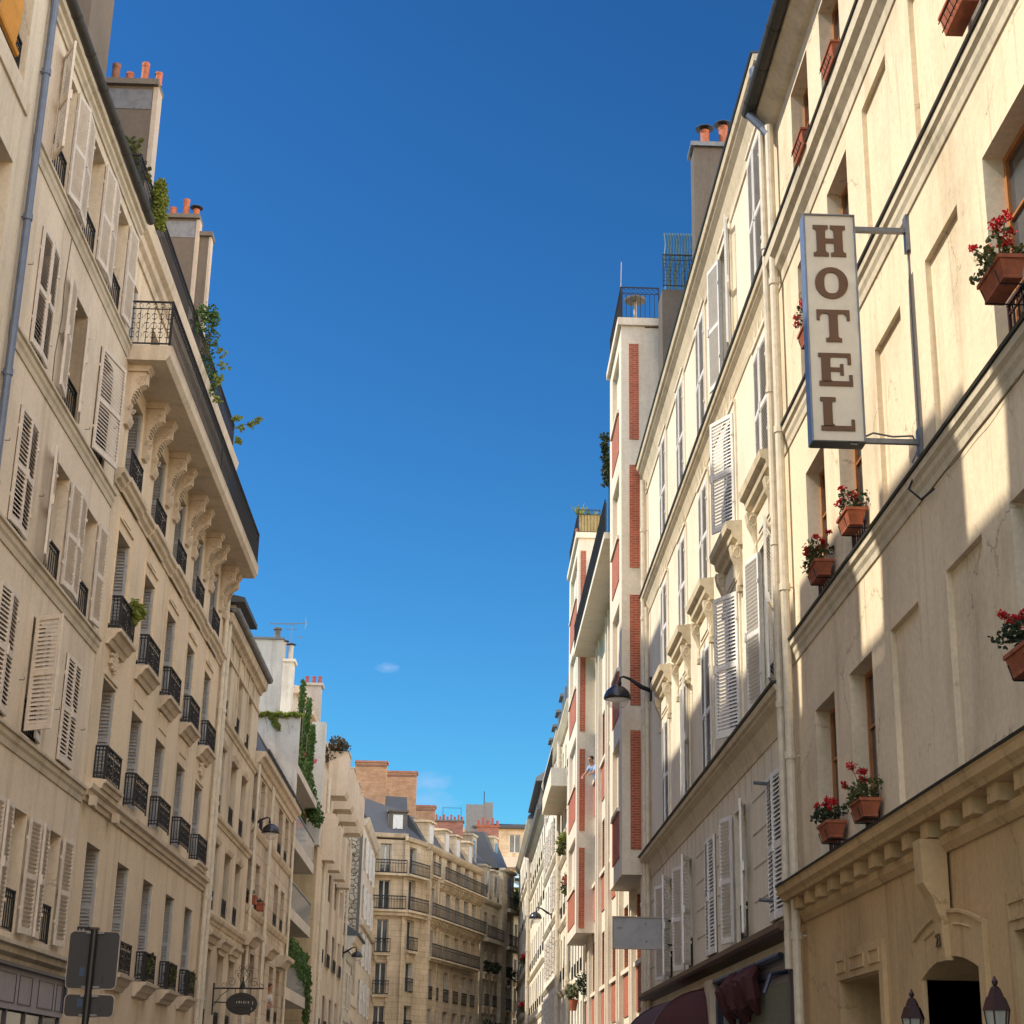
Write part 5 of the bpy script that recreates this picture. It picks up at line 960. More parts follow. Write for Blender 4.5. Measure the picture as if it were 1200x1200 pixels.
# incised joints of the lower storey
for k in range(1, 5):
    for (x0_, x1_) in ((23.2, 23.95), (25.3, 26.7), (29.3, 30.7), (32.1, 33.5), (36.1, 36.9), (39.5, 42.0)): B.part('joint', 'cementl', lambda b: b.box(x0_, x1_, -.01, .006, 3.9+.52*k, 3.925+.52*k))
for u in [23.6+.62*k for k in range(30)]: B.part('joint', 'cementl', lambda b: b.box(u, u+.018, -.01, .005, 6.16, 6.55))
B.pipe(41.9, .14, 0, 17.0, .065); B.pipe(41.55, .1, 0, 13.4, .05)
B.part('roof', 'slate', lambda b: b.prof([(-.2, 17.5), (-2.6, 20.2), (-8, 20.6), (-8, 17.5)], 23.1, 42.1))
B.chimney(5.5, 7.0, 39.2, 39.8, 17.5, 25.55, 'cement', 'zinc', edge=None, pots=[(5.85, .55, .13, 'pot', 1), (6.35, .7, .13, 'pot', 1)])
B.part('parapet_wall', 'cement', lambda b: b.box(41.2, 42.1, -3.6, -.35, 17.5, 22.3))
SC = B.part('terrace_screen', 'green', lambda b: [b.tube([b.P(41.25, -.45-.075*k, 22.3), b.P(41.25, -.47-.075*k, 22.8), b.P(41.25, -.43-.075*k, 23.3), b.P(41.25, -.47-.075*k, 23.7), b.P(41.25, -.44-.075*k, 24.05)], .022, 4) for k in range(15)] and b)
for k in range(3): put_rail(B.root, FR(4.95+.6*k, 'R', 90), 0, 0.01, 0, 0, .1, 2) if False else None
put(rail_mesh(1.35, 1.0, 0), 'railing', B.root, (4.86, 41.1, 22.32), 0)
# shop at street level
B.course([(0, 3.66), (.26, 3.7), (.3, 3.74), (.3, 3.82), (0, 3.86)], 'shop_cornice', 'woodd')
SH = B.part('shop_front', 'shopgrey', lambda b: b.box(23.3, 30.4, -.25, .02, 0, 3.5)); B.part('shop_front', 'l2trim', lambda b: b.box(30.5, 31.2, -.25, .2, 0, 3.5)); B.part('shop_front', 'woodd', lambda b: b.box(31.2, 42.0, -.25, .01, 0, 3.5))
B.part('shop_post', 'navy', lambda b: b.box(23.35, 23.5, 0, .12, 0, 3.45) and b.box(30.15, 30.38, 0, .12, 0, 3.45) and b.box(23.35, 30.38, .02, .1, 3.2, 3.3) and b.box(27.9, 28.0, 0, .1, 0, 3.2), SH)
for (a, c, e, f) in ((23.9, 27.7, 1.85, 3.1), (23.9, 27.7, .4, 1.7), (28.2, 29.9, 1.7, 3.0)): B.part('shop_window', 'lace', lambda b: b.box(a, c, .015, .035, e, f), SH)
t = empty('shop_awning', 'folded dark red awning bundled above the shop window with checked curtains', 'awning', tuple(GR.p(29, .3, 3.2))); b = MB(GR)
for k in range(9): b.tube([b.P(25.9+.3*k, .12, 3.42), b.P(25.95+.3*k, .24+.06*math.sin(k), 3.25-.05*(k % 3)), b.P(25.9+.3*k, .2, 2.95+.09*math.sin(k*2.1)), b.P(25.95+.3*k, .12, 2.72+.1*math.sin(k*1.3))], [.07, .13, .12, .04], 7)
b.build('fabric', 'canopy', t); b = MB(GR); b.tube([b.P(23.6, .1, 3.2), b.P(23.55, .35, 3.15), b.P(23.5, .45, 2.9)], .03, 6); b.tube([b.P(24, .12, 3.44), b.P(30.4, .12, 3.44)], .05, 6); b.build('arm', 'navy', t)
t = empty('door_canopy', 'burgundy quarter dome canopy at the foot of the white shuttered house', 'awning', tuple(GR.p(31.5, .6, 2.9)))
b = MB(GR); P = b.P; n = 9; u0, u1 = 30.4, 36.4; prf = [(0+1.25*math.sin(k/n*math.pi/2), 3.38-1.0*(1-math.cos(k/n*math.pi/2))) for k in range(n+1)]
for k in range(n):
    (d0_, z0_), (d1_, z1_) = prf[k], prf[k+1]; s0, s1 = d0_*.6, d1_*.6; b.quad(P(u0-s0+1, d0_, z0_), P(u1+s0-1, d0_, z0_), P(u1+s1-1, d1_, z1_), P(u0-s1+1, d1_, z1_))
    b.quad(P(u0-s0+1, d0_, z0_), P(u0-s1+1, d1_, z1_), P(u0-s1+1, 0, z1_), P(u0-s0+1, 0, z0_)); b.quad(P(u1+s0-1, d0_, z0_), P(u1+s1-1, d1_, z1_), P(u1+s1-1, 0, z1_), P(u1+s0-1, 0, z0_))
b.quad(P(u0+.25, 1.25, 2.38), P(u1-.25, 1.25, 2.38), P(u1-.25, 1.25, 2.05), P(u0+.25, 1.25, 2.05)); b.build('fabric', 'canopy', t, fix=False)
b = MB(GR)
for s in (0, 1): b.tube([P((u0+1-d*.6) if s == 0 else (u1-1+d*.6), d+.01, z+.005) for d, z in prf], .014, 4)
b.build('rib', 'maroon', t)
# blank projecting board and sign arms
t = empty('projecting_board', 'blank faded grey board sign projecting from the white shuttered house', 'sign', (3.8, 37.5, 4.5)); b = MB(); b.box(3.2, 4.35, 37.44, 37.52, 4.56, 5.2); b.build('board', 'blank', t)
b = MB(); [b.box(*q) for q in ((3.18, 4.37, 37.42, 37.54, 4.535, 4.56), (3.18, 4.37, 37.42, 37.54, 5.2, 5.225), (3.18, 3.2, 37.42, 37.54, 4.56, 5.2), (4.35, 4.37, 37.42, 37.54, 4.56, 5.2))]; b.build('edge_trim', 'cementl', t)
b = MB(); b.box(4.37, 4.5, 37.46, 37.5, 5.13, 5.17); b.box(4.37, 4.5, 37.46, 37.5, 4.62, 4.66); b.build('bracket', 'iron', t)
b = MB(); [b.lathe((x, 37.43, z), [(.004, -.01), (.02, 0), (.004, .01)], 6) for (x, z) in ((3.3, 4.98), (3.36, 4.98), (4.3, 4.99), (4.24, 4.98), (3.92, 4.7), (3.9, 5.07), (4.28, 4.8))]; b.build('rust_spot', 'rust', t)
for (u, z, lb) in ((24.9, 5.98, 'short dark steel arm sticking out above the white shutters beside the hotel'), (24.7, 4.25, 'lower short dark steel arm beside the hotel drainpipe')):
    t = empty('steel_arm', lb, 'bracket', tuple(GR.p(u, 0, z))); b = MB(); c = GR.p(u, 0, z); b.tube([c+Vector((.01, 0, 0)), c+Vector((-.28, .0, .02))], .03, 6); b.box(c.x-.02, c.x, c.y-.06, c.y+.06, c.z-.14, c.z+.1); b.build('arm', 'greymetal', t); 
# ================================================================ R2 brick and concrete block
B = Bld('apartment_block', 'white concrete block with red brick panels and two square bays, right side', GR, 42.3, 65.0, 16.75, 'r2', depth=9)
per = 3.67; sills = [1.15, 4.82, 8.49, 12.16]
CC = [(43.1, 45.4), (46.5, 49.1), (50.5, 53.1), (54.5, 57.1), (58.6, 61.2), (62.4, 64.6)]
for zs in sills:
    for (a, c) in CC:
        if 43 < a < 46 and zs > 4.9: continue
        if a > 58 and a < 62 and False: continue
        w_ = B.window(a, c, zs, zs+1.75, dp=.34, frame='frameW', div=3, lite=True, curtain=True)
        g = B.mb(); g.box(c-.03, c, -.33, -.005, zs, zs+1.75); g.build('brick_jamb', 'redbrick', w_)
        g = B.mb(); g.box(a-.05, c+.05, 0, .1, zs-.12, zs-.003); g.build('sill', 'r2', w_)
        g = B.mb(); g.box(a, c, .002, .03, zs-1.25, zs-.122); g.build('brick_panel', 'redbrick', w_)
B.wall()
for (a, c) in zip([45.55, 49.2, 53.2, 57.2, 61.3], [46.35, 50.3, 54.35, 58.45, 62.2]): B.part('pilaster', 'r2', lambda b: b.box(a, a+.25, 0, .14, 0, 16.6) and b.box(c-.25, c, 0, .14, 0, 16.6))
def bay(u0, u1, d1, zb, zt, sl, pl=True):
    S = B.part('bay', 'r2', lambda b: b.box(u0, u1, .15, d1-.13, zb+.12, zt-.01))
    P = GR.p
    # street wall with window openings, then near face
    bb = B.mb(); oo = []
    for zs in sl: oo.append((u0+.7, u1-.9, zs, min(zs+1.8, zt-.4)))
    us = sorted(set([u0, u1]+[o[0] for o in oo]+[o[1] for o in oo])); zs_ = sorted(set([zb, zt]+[o[2] for o in oo]+[o[3] for o in oo]))
    for i in range(len(us)-1):
        for j in range(len(zs_)-1):
            cu, cz = (us[i]+us[i+1])/2, (zs_[j]+zs_[j+1])/2
            if any(o[0] < cu < o[1] and o[2] < cz < o[3] for o in oo): continue
            bb.box(us[i], us[i+1], d1-.129, d1, zs_[j], zs_[j+1])
    bb.build('bay_front', 'r2', S)
    B.part('bay_side', 'r2', lambda b: b.box(u0-.002, u0+.15, 0, d1-.13, zb, zt) and b.box(u1-.15, u1+.002, 0, d1-.13, zb, zt) and b.box(u0, u1, 0, d1-.13, zb, zb+.11), S)
    B.part('bay_cap', 'r2', lambda b: b.box(u0-.08, u1+.12, -2.5, d1+.1, zt, zt+.22), S)
    for o in oo:
        w_ = B.mb(); w_.box(o[0], o[1], d1-.2, d1-.131, o[2], o[3]); w_ = w_.build('window', 'glassb', S)
        g = B.mb(); g.box((o[0]+o[1])/2-.03, (o[0]+o[1])/2+.03, d1-.131, d1-.1, o[2], o[3]); g.box(o[0], o[1], d1-.128, d1-.1, o[3]-.06, o[3]); g.build('frame', 'frameW', w_)
        g = B.mb(); g.box(o[0]+.0, o[1], d1+.001, d1+.02, o[2]-1.25, o[2]-.1); g.build('brick_panel', 'redbrick', S)
        g = B.mb(); g.box(o[0]-.05, o[1]+.05, d1, d1+.07, o[2]-.098, o[2]-.0); g.build('sill', 'r2', S)
    return S
S = bay(42.4, 46.1, .66, 6.72, 21.75, [8.49, 12.16, 15.83, 19.5])
for (a, c) in ((18.36, 21.2), (14.72, 17.62), (11.02, 13.97), (7.35, 10.36)):
    b = MB(); b.box(4.055, 4.32, 42.375, 42.397, a, c); b.build('brick_panel', 'redbrick', S)
S2 = bay(60.4, 66.0, .66, 6.85, 21.4, [8.49, 12.16, 15.83, 19.3])
for (a, c) in ((18.3, 20.9), (14.0, 16.9), (10.4, 13.35), (7.0, 9.8)):
    b = MB(); b.box(3.93, 4.13, 60.375, 60.397, a, c); b.build('brick_panel', 'redbrick', S2)
B.part('bay_roof_wall', 'r2', lambda b: b.box(66.01, 66.3, -6, .3, 16.75, 20.4))
BA = B.part('balcony', 'r2', lambda b: b.box(46.2, 60.35, 0, .82, 16.76, 16.95)); put_rail(BA, GR, 46.2, 53.2, .79, 16.95, 1.0, 2); put_rail(BA, GR, 53.25, 60.3, .79, 16.95, 1.0, 2)
B.part('netting', 'green', lambda b: [b.box(46.3+.5*k, 46.3+.5*k+.3, .74, .76, 17.0, 17.9) for k in range(28)] and b, BA)
B.part('set_back_storey', 'r2', lambda b: b.box(46.2, 65, -8, -1.2, 16.76, 20.6) and b.box(42.4, 46.2, -8, 0, 16.76, 21.7))
B.pipe(42.52, .12, 0, 21.6, .07) 
put(rail_mesh(1.05, 1.0, 1), 'railing', B.root, (3.86, 42.45, 21.97), 0); put_rail(B.root, GR, 42.45, 46.0, .66, 21.97, 1.0, 1)
put(rail_mesh(.85, .95, 1), 'railing', B.root, (3.82, 60.45, 21.62), 0); put_rail(B.root, GR, 60.45, 65.9, .66, 21.62, .95, 1)
B.part('reed_screen', 'wicker', lambda b: b.box(60.5, 60.54, -.2, .62, 21.62, 22.4))
t = empty('terrace_parasol_base', 'round slatted table top on a post behind the roof terrace rail', 'table', (4.15, 43.2, 21.97)); b = MB(); b.lathe((4.32, 43.3, 21.97), [(.05, 0), (.045, .97)], 8); b.build('post', 'cementl', t)
b = MB(); b.lathe((4.32, 43.3, 22.95), [(.3, 0), (.31, .05), (.28, .07), (.02, .08)], 20); b.build('top', 'cementd', t)
t = empty('whip_aerial', 'thin whip aerial standing on the roof terrace corner of the brick panel block', 'antenna', (3.95, 43.5, 21.97)); b = MB(); b.tube([(3.9, 43.5, 21.97), (3.95, 43.5, 24.3)], .012, 5); b.build('rod', 'cementl', t)
for (x, z, y, h, lb) in ((3.9, 22.4, 61.0, .35, 'spiky green plant on the far bay terrace'), (4.4, 22.4, 61.0, .3, 'small spiky plant right of the larger one on the far bay terrace')):
    t = empty('terrace_plant', lb, 'plant', (x, y, 21.6)); b = MB()
    for k in range(22):
        a = rng.uniform(0, 6.28); e = Vector((math.cos(a)*.4, math.sin(a)*.3, rng.uniform(.15, .6)))*(h/.35); p = Vector((x, y, z)); q = Vector((-math.sin(a), math.cos(a), 0))*.03; b.add([p-q, p+q, p+e*.6+q, p+e, p+e*.6-q], [(0, 1, 2, 3, 4)])
    b.build('foliage', 'leafy', t, fix=False); b = MB(); b.lathe((x, y, 21.6), [(.12, 0), (.16, .35)], 10); b.build('pot', 'terra', t)
t = empty('balcony_conifer', 'small dark conifer leaning out left of the first brick panelled bay', 'plant', (3.7, 46.5, 17)); b = MB(); b.tube([(3.86, 46.6, 16.95), (3.86, 46.6, 19.2)], .02, 5)
for k in range(12): foliage(b, (3.80-.008*k+.03*math.sin(k*2), 46.5, 18.6+.13*k), (.17*(1-k/18), .2, .12), 50, .10)
b.build('foliage', 'leafd', t, fix=False)
t = empty('window_plant', 'dark green pot plant on a low sill of the brick panelled block', 'plant', tuple(GR.p(63.5, .1, 4.8))); b = MB(); foliage(b, GR.p(63.4, .2, 5.3), (.25, .3, .4), 160, .12); b.build('foliage', 'leafd', t, fix=False)
t = empty('flower_pot', 'red clay pot with pale flowers low on the sunlit cream wall beyond the brick block', 'plant', tuple(GR.p(69, .2, 4.6))); b = MB(); b.lathe(GR.p(69, .2, 4.6), [(.13, 0), (.18, .4), (.2, .42)], 10); b.build('pot', 'terra', t); b = MB(); foliage(b, GR.p(69, .2, 5.3), (.3, .4, .35), 200, .12); b.build('foliage', 'leafo', t, fix=False)
# ================================================================ right far houses
def rfar(u0, u1, zt, mat, label, rowsz, n, shut=False, seed=1, courses=(), dd=0.0, cor=.3):
    global B
    r_ = random.Random(seed); B = Bld('apartment_house', label, GR, u0, u1, zt, mat, depth=8, d0=dd); B.pitch = .3
    st_ = (u1-u0)/n
    for (za, zb) in rowsz:
        for k in range(n):
            a = u0+st_*k+st_*.3; c = a+min(1.2, st_*.4)
            w_ = B.window(a, c, za, zb, dp=.26, lite=True, shut=[('n', 'shutC', 174, .55, .04), ('f', 'shutC', 172, .55, .04)] if shut and r_.random() < .8 else None)
            if not shut: put_rail(w_, GR, a, c, dd+.03, za, .5, 2)
    B.wall(); B.course([(dd, zt-.5), (dd+.1, zt-.45), (dd+cor, zt-.1), (dd+cor, zt), (dd, zt)], 'cornice', 'r1trim')
    for z in courses: B.course([(dd-.01, z-.2), (dd+.04, z-.2), (dd+.14, z-.05), (dd+.15, z), (dd-.01, z)], 'string_course', 'r1trim')
    return B
B = rfar(66.4, 73.5, 14.9, 'rfar2', 'narrow sunlit cream house hard against the far brick bay, with a concrete balcony', [(12.6, 14.2), (9.6, 11.4), (6.0, 7.9), (2.8, 4.9)], 4, seed=2, courses=(8.8, 5.6))
B.pipe(73.0, .2, 0, 14.6, .09); B.part('roof', 'slate', lambda b: b.prof([(0, 14.9), (-2, 18), (-8, 18), (-8, 14.9)], 66.4, 73.5))
B = rfar(73.6, 82.5, 18.2, 'rfar', 'sunlit cream house with projecting concrete balcony and grey railing', [(15.6, 17.2), (12.5, 14.2), (9.3, 11.2), (6.4, 8.3), (3.4, 5.3)], 4, seed=3, courses=(11.9, 8.9, 5.9))
S = B.part('balcony', 'rfar', lambda b: b.box(73.8, 82.3, 0, .95, 14.3, 15.1)); put_rail(S, GR, 74, 82.3, .9, 15.1, .9, 2)
B.part('roof', 'slate', lambda b: b.prof([(0, 18.2), (-1.6, 21.4), (-8, 21.4), (-8, 18.2)], 73.6, 82.5)); B.pipe(82.2, .15, 0, 17.8, .09)
for k in range(3): B.part('dormer', 'zinc', lambda b: b.box(74.5+2.7*k, 75.7+2.7*k, -1.6, .02, 18.5, 20.2))
B = rfar(82.6, 99.0, 18.6, 'rfar2', 'long sunlit ivory house with white shutters and dark string courses', [(16.2, 17.8), (13.4, 15.2), (10.4, 12.3), (7.3, 9.3), (4.2, 6.2), (1.2, 3.2)], 6, shut=True, seed=4, courses=(12.9, 9.9, 6.8))
B.part('roof', 'slate', lambda b: b.prof([(0, 18.6), (-1.6, 21.4), (-8, 21.6), (-8, 18.6)], 82.6, 99))
for k in range(4): B.part('dormer', 'zinc', lambda b: b.box(84+3.8*k, 85.3+3.8*k, -1.6, -.1, 18.8, 20.6) and b.box(83.9+3.8*k, 85.4+3.8*k, -1.7, .05, 20.6, 20.75))
B.pipe(82.9, .15, 0, 18.2, .09)
B = rfar(99.1, 121.0, 17.4, 'rfar', 'sunlit yellow cream house with heavy grey eave further down on the right', [(14.9, 16.6), (12.2, 13.9), (9.3, 11.2), (6.4, 8.3), (3.5, 5.4)], 7, shut=False, seed=5, courses=(14.4, 8.8, 5.9))
B.part('eave', 'zinc', lambda b: b.prof([(0, 17.2), (.5, 17.25), (.55, 17.5), (0, 17.6)], 99.1, 121)); B.part('set_back_storey', 'cement', lambda b: b.box(108, 121, -6, -.1, 17.42, 20.4)); B.part('roof', 'zinc', lambda b: b.prof([(.3, 20.4), (.3, 20.6), (-1.5, 22), (-6, 22), (-6, 20.4)], 107.5, 121))
for k in range(3): B.part('dormer', 'zinc', lambda b: b.box(100+2.6*k, 101.4+2.6*k, -1.6, -.3, 17.5, 19.6))
B.pipe(120.6, .2, 0, 17.0, .12)
B = rfar(121.1, 150.0, 20.0, 'rfar2', 'farthest sunlit house on the right with red flowers at its windows', [(16.8, 18.8), (13.6, 15.6), (10.5, 12.4), (7.4, 9.4), (4.4, 6.3)], 8, shut=False, seed=6, courses=(16.2, 9.8, 6.8), cor=.35)
B.part('roof', 'zinc', lambda b: b.prof([(.3, 20.0), (.3, 20.2), (-1.5, 22), (-8, 22), (-8, 20.0)], 121.1, 150))
for (u, z, lb, mt) in ((128, 10.6, 'pink flower pot high on the farthest sunlit right facade', 'petal'), (128, 7.2, 'red and yellow flower pot lower on the farthest sunlit right facade', 'petal'), (77, 11.95, 'green plant on the balcony course of the cream house on the right', 'leafy'), (75.5, 12.0, 'yellow flower bush beside the green plant on the right balcony course', 'leafy'), (72.5, 9.7, 'orange clay pot on the long drainpipe wall beyond the brick bay', 'terra')):
    t = empty('window_flowers', lb, 'flowers', tuple(GR.p(u, .25, z))); b = MB(); foliage(b, GR.p(u, .3, z+.3), (.22, .3, .22), 110, .13); b.build('blossom', mt, t, fix=False)
    b = MB(); foliage(b, GR.p(u, .25, z-.0), (.22, .35, .25), 90, .16); b.build('foliage', 'leafo', t, fix=False)
# ================================================================ street lamps
def lamp(X, Y, z, s, label, ang=0, sc_=1.0):
    """X wall plane, s=+1 arm goes +x"""
    t = empty('street_lamp', label, 'street lamp', (X, Y, z), 'wall street lamps'); V = Vector
    b = MB(); b.box(min(X, X+s*.06), max(X, X+s*.06), Y-.06*sc_, Y+.06*sc_, z-.6*sc_, z+.0); b.build('wall_plate', 'iron', t)
    p = [V((X+s*.05, Y, z-.34*sc_)), V((X+s*.25*sc_, Y, z-.26*sc_)), V((X+s*.55*sc_, Y, z-.06*sc_)), V((X+s*.72*sc_, Y, z)), V((X+s*.80*sc_, Y, z-.03*sc_)), V((X+s*.81*sc_, Y, z-.16*sc_))]
    b = MB(); b.tube(p, [.055*sc_, .06*sc_, .04*sc_, .028*sc_, .026*sc_, .026*sc_], 8); b.lathe((X+s*.81*sc_, Y, z-.22*sc_), [(.03*sc_, .12*sc_), (.045*sc_, .05*sc_), (.04*sc_, 0)], 10); b.build('arm', 'iron', t, smooth=True)
    c = (X+s*.87*sc_, Y, z-.58*sc_); q = sc_
    b = MB(); b.lathe(c, [(.345*q, 0), (.345*q, .03*q), (.33*q, .1*q), (.28*q, .2*q), (.2*q, .28*q), (.1*q, .335*q), (.04*q, .35*q)], 24); b.build('shade', 'lampdark', t, smooth=True)
    b = MB(); b.lathe(c, [(.3*q, -.012), (.28*q, -.02)], 20); b.build('reflector', 'lamprefl', t)
    b = MB(); b.lathe(c, [(.31*q, -.022*q), (.28*q, -.12*q), (.2*q, -.2*q), (.1*q, -.24*q), (.02*q, -.25*q)], 24); b.build('bowl', 'lampglass', t, smooth=True)
    return t
lamp(-6.75, 51.75, 9.32, 1, 'dark domed street lamp on a curved arm on the left stained limestone facade', sc_=.82)
lamp(4.5, 41.3, 11.5, -1, 'largest domed street lamp, on the right beside the white shutters', sc_=1.0)
lamp(4.5, 90.8, 10.75, -1, 'domed street lamp on the right sunlit ivory facade further down', sc_=1.0)
lamp(4.5, 147.5, 10.6, -1, 'smallest street lamp, far away at the right where the street closes', sc_=1.1)
lamp(-6.55, 92.3, 8.62, 1, 'small dark street lamp in front of the low pale house on the left', sc_=.9)
# ================================================================ back of traffic signs
TS = empty('traffic_sign', 'two grey backed traffic signs one above the other on a black pole', 'traffic sign', (-5.02, 23.5, 0))
def plate(x0, x1, z0, z1, y, r, sk=.05):
    n = 6; pts = []
    for (cx, cz, a0) in ((x1-r, z1-r, 0), (x0+r, z1-r, 90), (x0+r, z0+r, 180), (x1-r, z0+r, 270)):
        for k in range(n+1): a = R(a0+90*k/n); pts.append((cx+r*math.cos(a), cz+r*math.sin(a)))
    return pts
for (x0, x1, z0, z1, st_) in ((-5.35, -4.665, 2.76, 3.52, (-5.17, 2.93)), (-5.335, -4.665, 2.40, 2.70, (-5.16, 2.53))):
    pts = plate(x0, x1, z0, z1, 0, .07); ins = plate(x0+.012, x1-.012, z0+.012, z1-.012, 0, .06)
    def ex(p, y0, y1, nm, mt, par):
        b = MB(); n = len(p); b.add([(x, y0, z) for x, z in p]+[(x, y1, z) for x, z in p], [tuple(range(n)), tuple(range(2*n-1, n-1, -1))]+[(i, (i+1) % n, n+(i+1) % n, n+i) for i in range(n)]); return b.build(nm, mt, par)
    pn = ex(pts, 23.47, 23.5, 'sign_plate', 'rim', TS); ex(ins, 23.464, 23.469, 'back_sheet', 'signback', pn)
    b = MB(); b.box(st_[0], st_[0]+.07, 23.460, 23.463, st_[1], st_[1]+.11); b.build('sticker', 'sticker', pn)
    b = MB(); b.box(x1-.2, x1-.17, 23.460, 23.463, z0+.07, z0+.07+(z1-z0)*.16); b.build('stamp', 'black', pn)
    b = MB(); b.box(-5.12, -4.88, 23.43, 23.464, z1-.04, z1-.015); b.box(-5.12, -4.88, 23.43, 23.464, z0+.015, z0+.04); b.build('clamp', 'greymetal', pn)
b = MB(); b.tube([(-5.03, 23.41, 0), (-5.01, 23.41, 3.55)], .048, 12); b.build('pole', 'black', TS)
b = MB(); b.box(-5.06, -4.95, 23.36, 23.46, 3.53, 3.56); b.build('pole_cap', 'maroon', TS)
# ================================================================ oval hanging sign
OV = empty('hanging_sign', 'black oval hanging shop sign with scrolled ironwork on the left', 'sign', (-6.6, 46, 3.9))
b = MB(); b.tube([(-6.6, 46, 3.97), (-5.28, 46, 3.985)], .022, 6); b.tube([(-6.6, 46, 3.62), (-6.1, 46, 3.62)], .016, 5); b.tube([(-6.58, 46, 3.5), (-6.4, 46, 3.78), (-6.2, 46, 3.94)], .009, 4); b.box(-6.62, -6.57, 45.95, 46.05, 3.3, 4.1)
b.tube([(-6.02, 46, 3.97), (-6.02, 46, 3.8)], .008, 4); b.tube([(-5.62, 46, 3.97), (-5.62, 46, 3.8)], .008, 4); b.build('bracket', 'iron', OV)
n = 36; pts = [(-5.83+.40*math.cos(2*math.pi*k/n), 3.59+.27*math.sin(2*math.pi*k/n)) for k in range(n)]
b = MB(); b.add([(x, 45.97, z) for x, z in pts]+[(x, 46.03, z) for x, z in pts], [tuple(range(n)), tuple(range(2*n-1, n-1, -1))]+[(i, (i+1) % n, n+(i+1) % n, n+i) for i in range(n)]); b.build('oval_panel', 'black', OV)
b = MB(); b.tube([(-5.83+.40*math.cos(2*math.pi*k/n), 46, 3.59+.27*math.sin(2*math.pi*k/n)) for k in range(n)], .013, 5, closed=True); b.tube([(-5.83+.24*math.cos(2*math.pi*k/16), 45.965, 3.72+.06*math.sin(2*math.pi*k/16)) for k in range(16)], .006, 4, closed=True)
b.tube([(-5.83+.30*math.cos(2*math.pi*k/16), 45.965, 3.45+.05*math.sin(2*math.pi*k/16)) for k in range(2, 13)], .006, 4); b.build('rim', 'maroon', OV)
b = MB()
for k, x in enumerate((-5.97, -5.91, -5.85, -5.79, -5.73, -5.67)): b.box(x, x+(.035 if k % 2 else .02), 45.962, 45.968, 3.6, 3.66); 
b.box(-5.55, -5.53, 45.962, 45.968, 3.58, 3.66); b.box(-5.57, -5.55, 45.962, 45.968, 3.44, 3.5); b.build('lettering', 'cementl', OV)
b = MB(); b.lathe((-5.83, 46, 3.98), [(.11, 0), (.07, .05), (.05, .12), (.02, .18), (.015, .3)], 8)
for sx in (-1, 1):
    for (cx, cz, r0, a0) in ((.12, 4.35, .11, 0), (.3, 4.13, .12, 1), (.5, 4.06, .08, 2), (.08, 4.52, .07, 3)):
        b.tube([(-5.83+sx*(cx+(r0*(1-k/20))*math.cos(a0+k*.5)), 46, cz+(r0*(1-k/20))*math.sin(a0+k*.5)) for k in range(16)], .006, 4)
    b.tube([(-5.83+sx*.02, 46, 4.1), (-5.83+sx*.15, 46, 4.3), (-5.83+sx*.03, 46, 4.5)], .007, 4)
b.build('scrollwork', 'iron', OV)
# ================================================================ terrace plants of the long balcony house, window plants
def plant(name, label, cat, c, blobs, mat, lf, n, st=True, **kw):
    t = empty(name, label, cat, c); b = MB()
    for (dx, dy, dz, r1, r2) in blobs: foliage(b, (c[0]+dx, c[1]+dy, c[2]+dz), (r1, r1, r2), n, lf, **kw)
    b.build('foliage', mat, t, fix=False)
    if st: b = MB(); stems(b, c, (blobs[0][3], blobs[0][3], max(q[2] for q in blobs)), 8); b.build('stems', 'stem', t, fix=False)
    return t
plant('shrub', 'feathery olive shrub behind the rail corner below the tall grey chimney', 'shrub', (-6.98, 29.3, 17.9), [(-.05, 0, .75, .2, .3), (-.05, 0, 1.15, .14, .25), (.12, .1, .7, .18, .25), (-.1, 0, .4, .2, .3)], 'leafo', .12, 90)
plant('conifer', 'dense yellow green conifer bulging beyond the terrace rail, upper left', 'shrub', (-6.62, 30.3, 17.9), [(.0, 0, .35, .19, .3), (0, 0, .6, .2, .26), (0, 0, .85, .12, .2), (.02, 0, .1, .14, .2)], 'leafy', .07, 420)
T = plant('bush', 'dark tangled bush growing through the upper terrace rail below the second chimney', 'bush', (-6.55, 36.6, 17.9), [(-.1, -.6, .6, .24, .34), (.05, -.4, .9, .22, .28), (.1, .1, .5, .2, .38), (-.1, .8, .2, .18, .38), (.16, -.2, .85, .16, .2), (-.05, 1.6, -.0, .14, .34)], 'leaf', .085, 130)
plant('climber', 'bright yellow green climber with loose sprigs hanging over the sky side of the rail', 'climber', (-6.35, 37.0, 17.9), [(.12, .0, .25, .16, .12), (.2, 0, -.1, .12, .1), (.1, .2, -.35, .12, .1), (.05, .4, -.8, .08, .08), (.38, 1.2, -.95, .08, .08), (.52, 1.2, -1.2, .12, .08), (.75, 1.3, -1.05, .14, .06), (.95, 1.3, -.95, .1, .04), (.5, 1.2, -1.5, .08, .08)], 'leafy', .10, 24, st=False)
b = MB(); b.tube([(-6.3, 37.3, 17.6), (-6.2, 37.6, 16.9), (-6.0, 38.0, 16.5), (-5.85, 38.2, 16.8), (-5.6, 38.3, 16.85), (-5.4, 38.3, 16.95)], .008, 4); o = b.build('stem', 'stem', None, base=(0, 0, 0)); o['label'] = 'thin bare stem arching out from the yellow green climber'; o['category'] = 'stem'
plant('window_plant', 'fresh green fern in the nearest bowed railing of the beige house, third row', 'plant', (-6.38, 30.5, 9.5), [(.0, .1, .55, .1, .15), (.03, .3, .5, .1, .12), (-.02, 0, .35, .1, .15)], 'leafy', .13, 45, droop=.5)
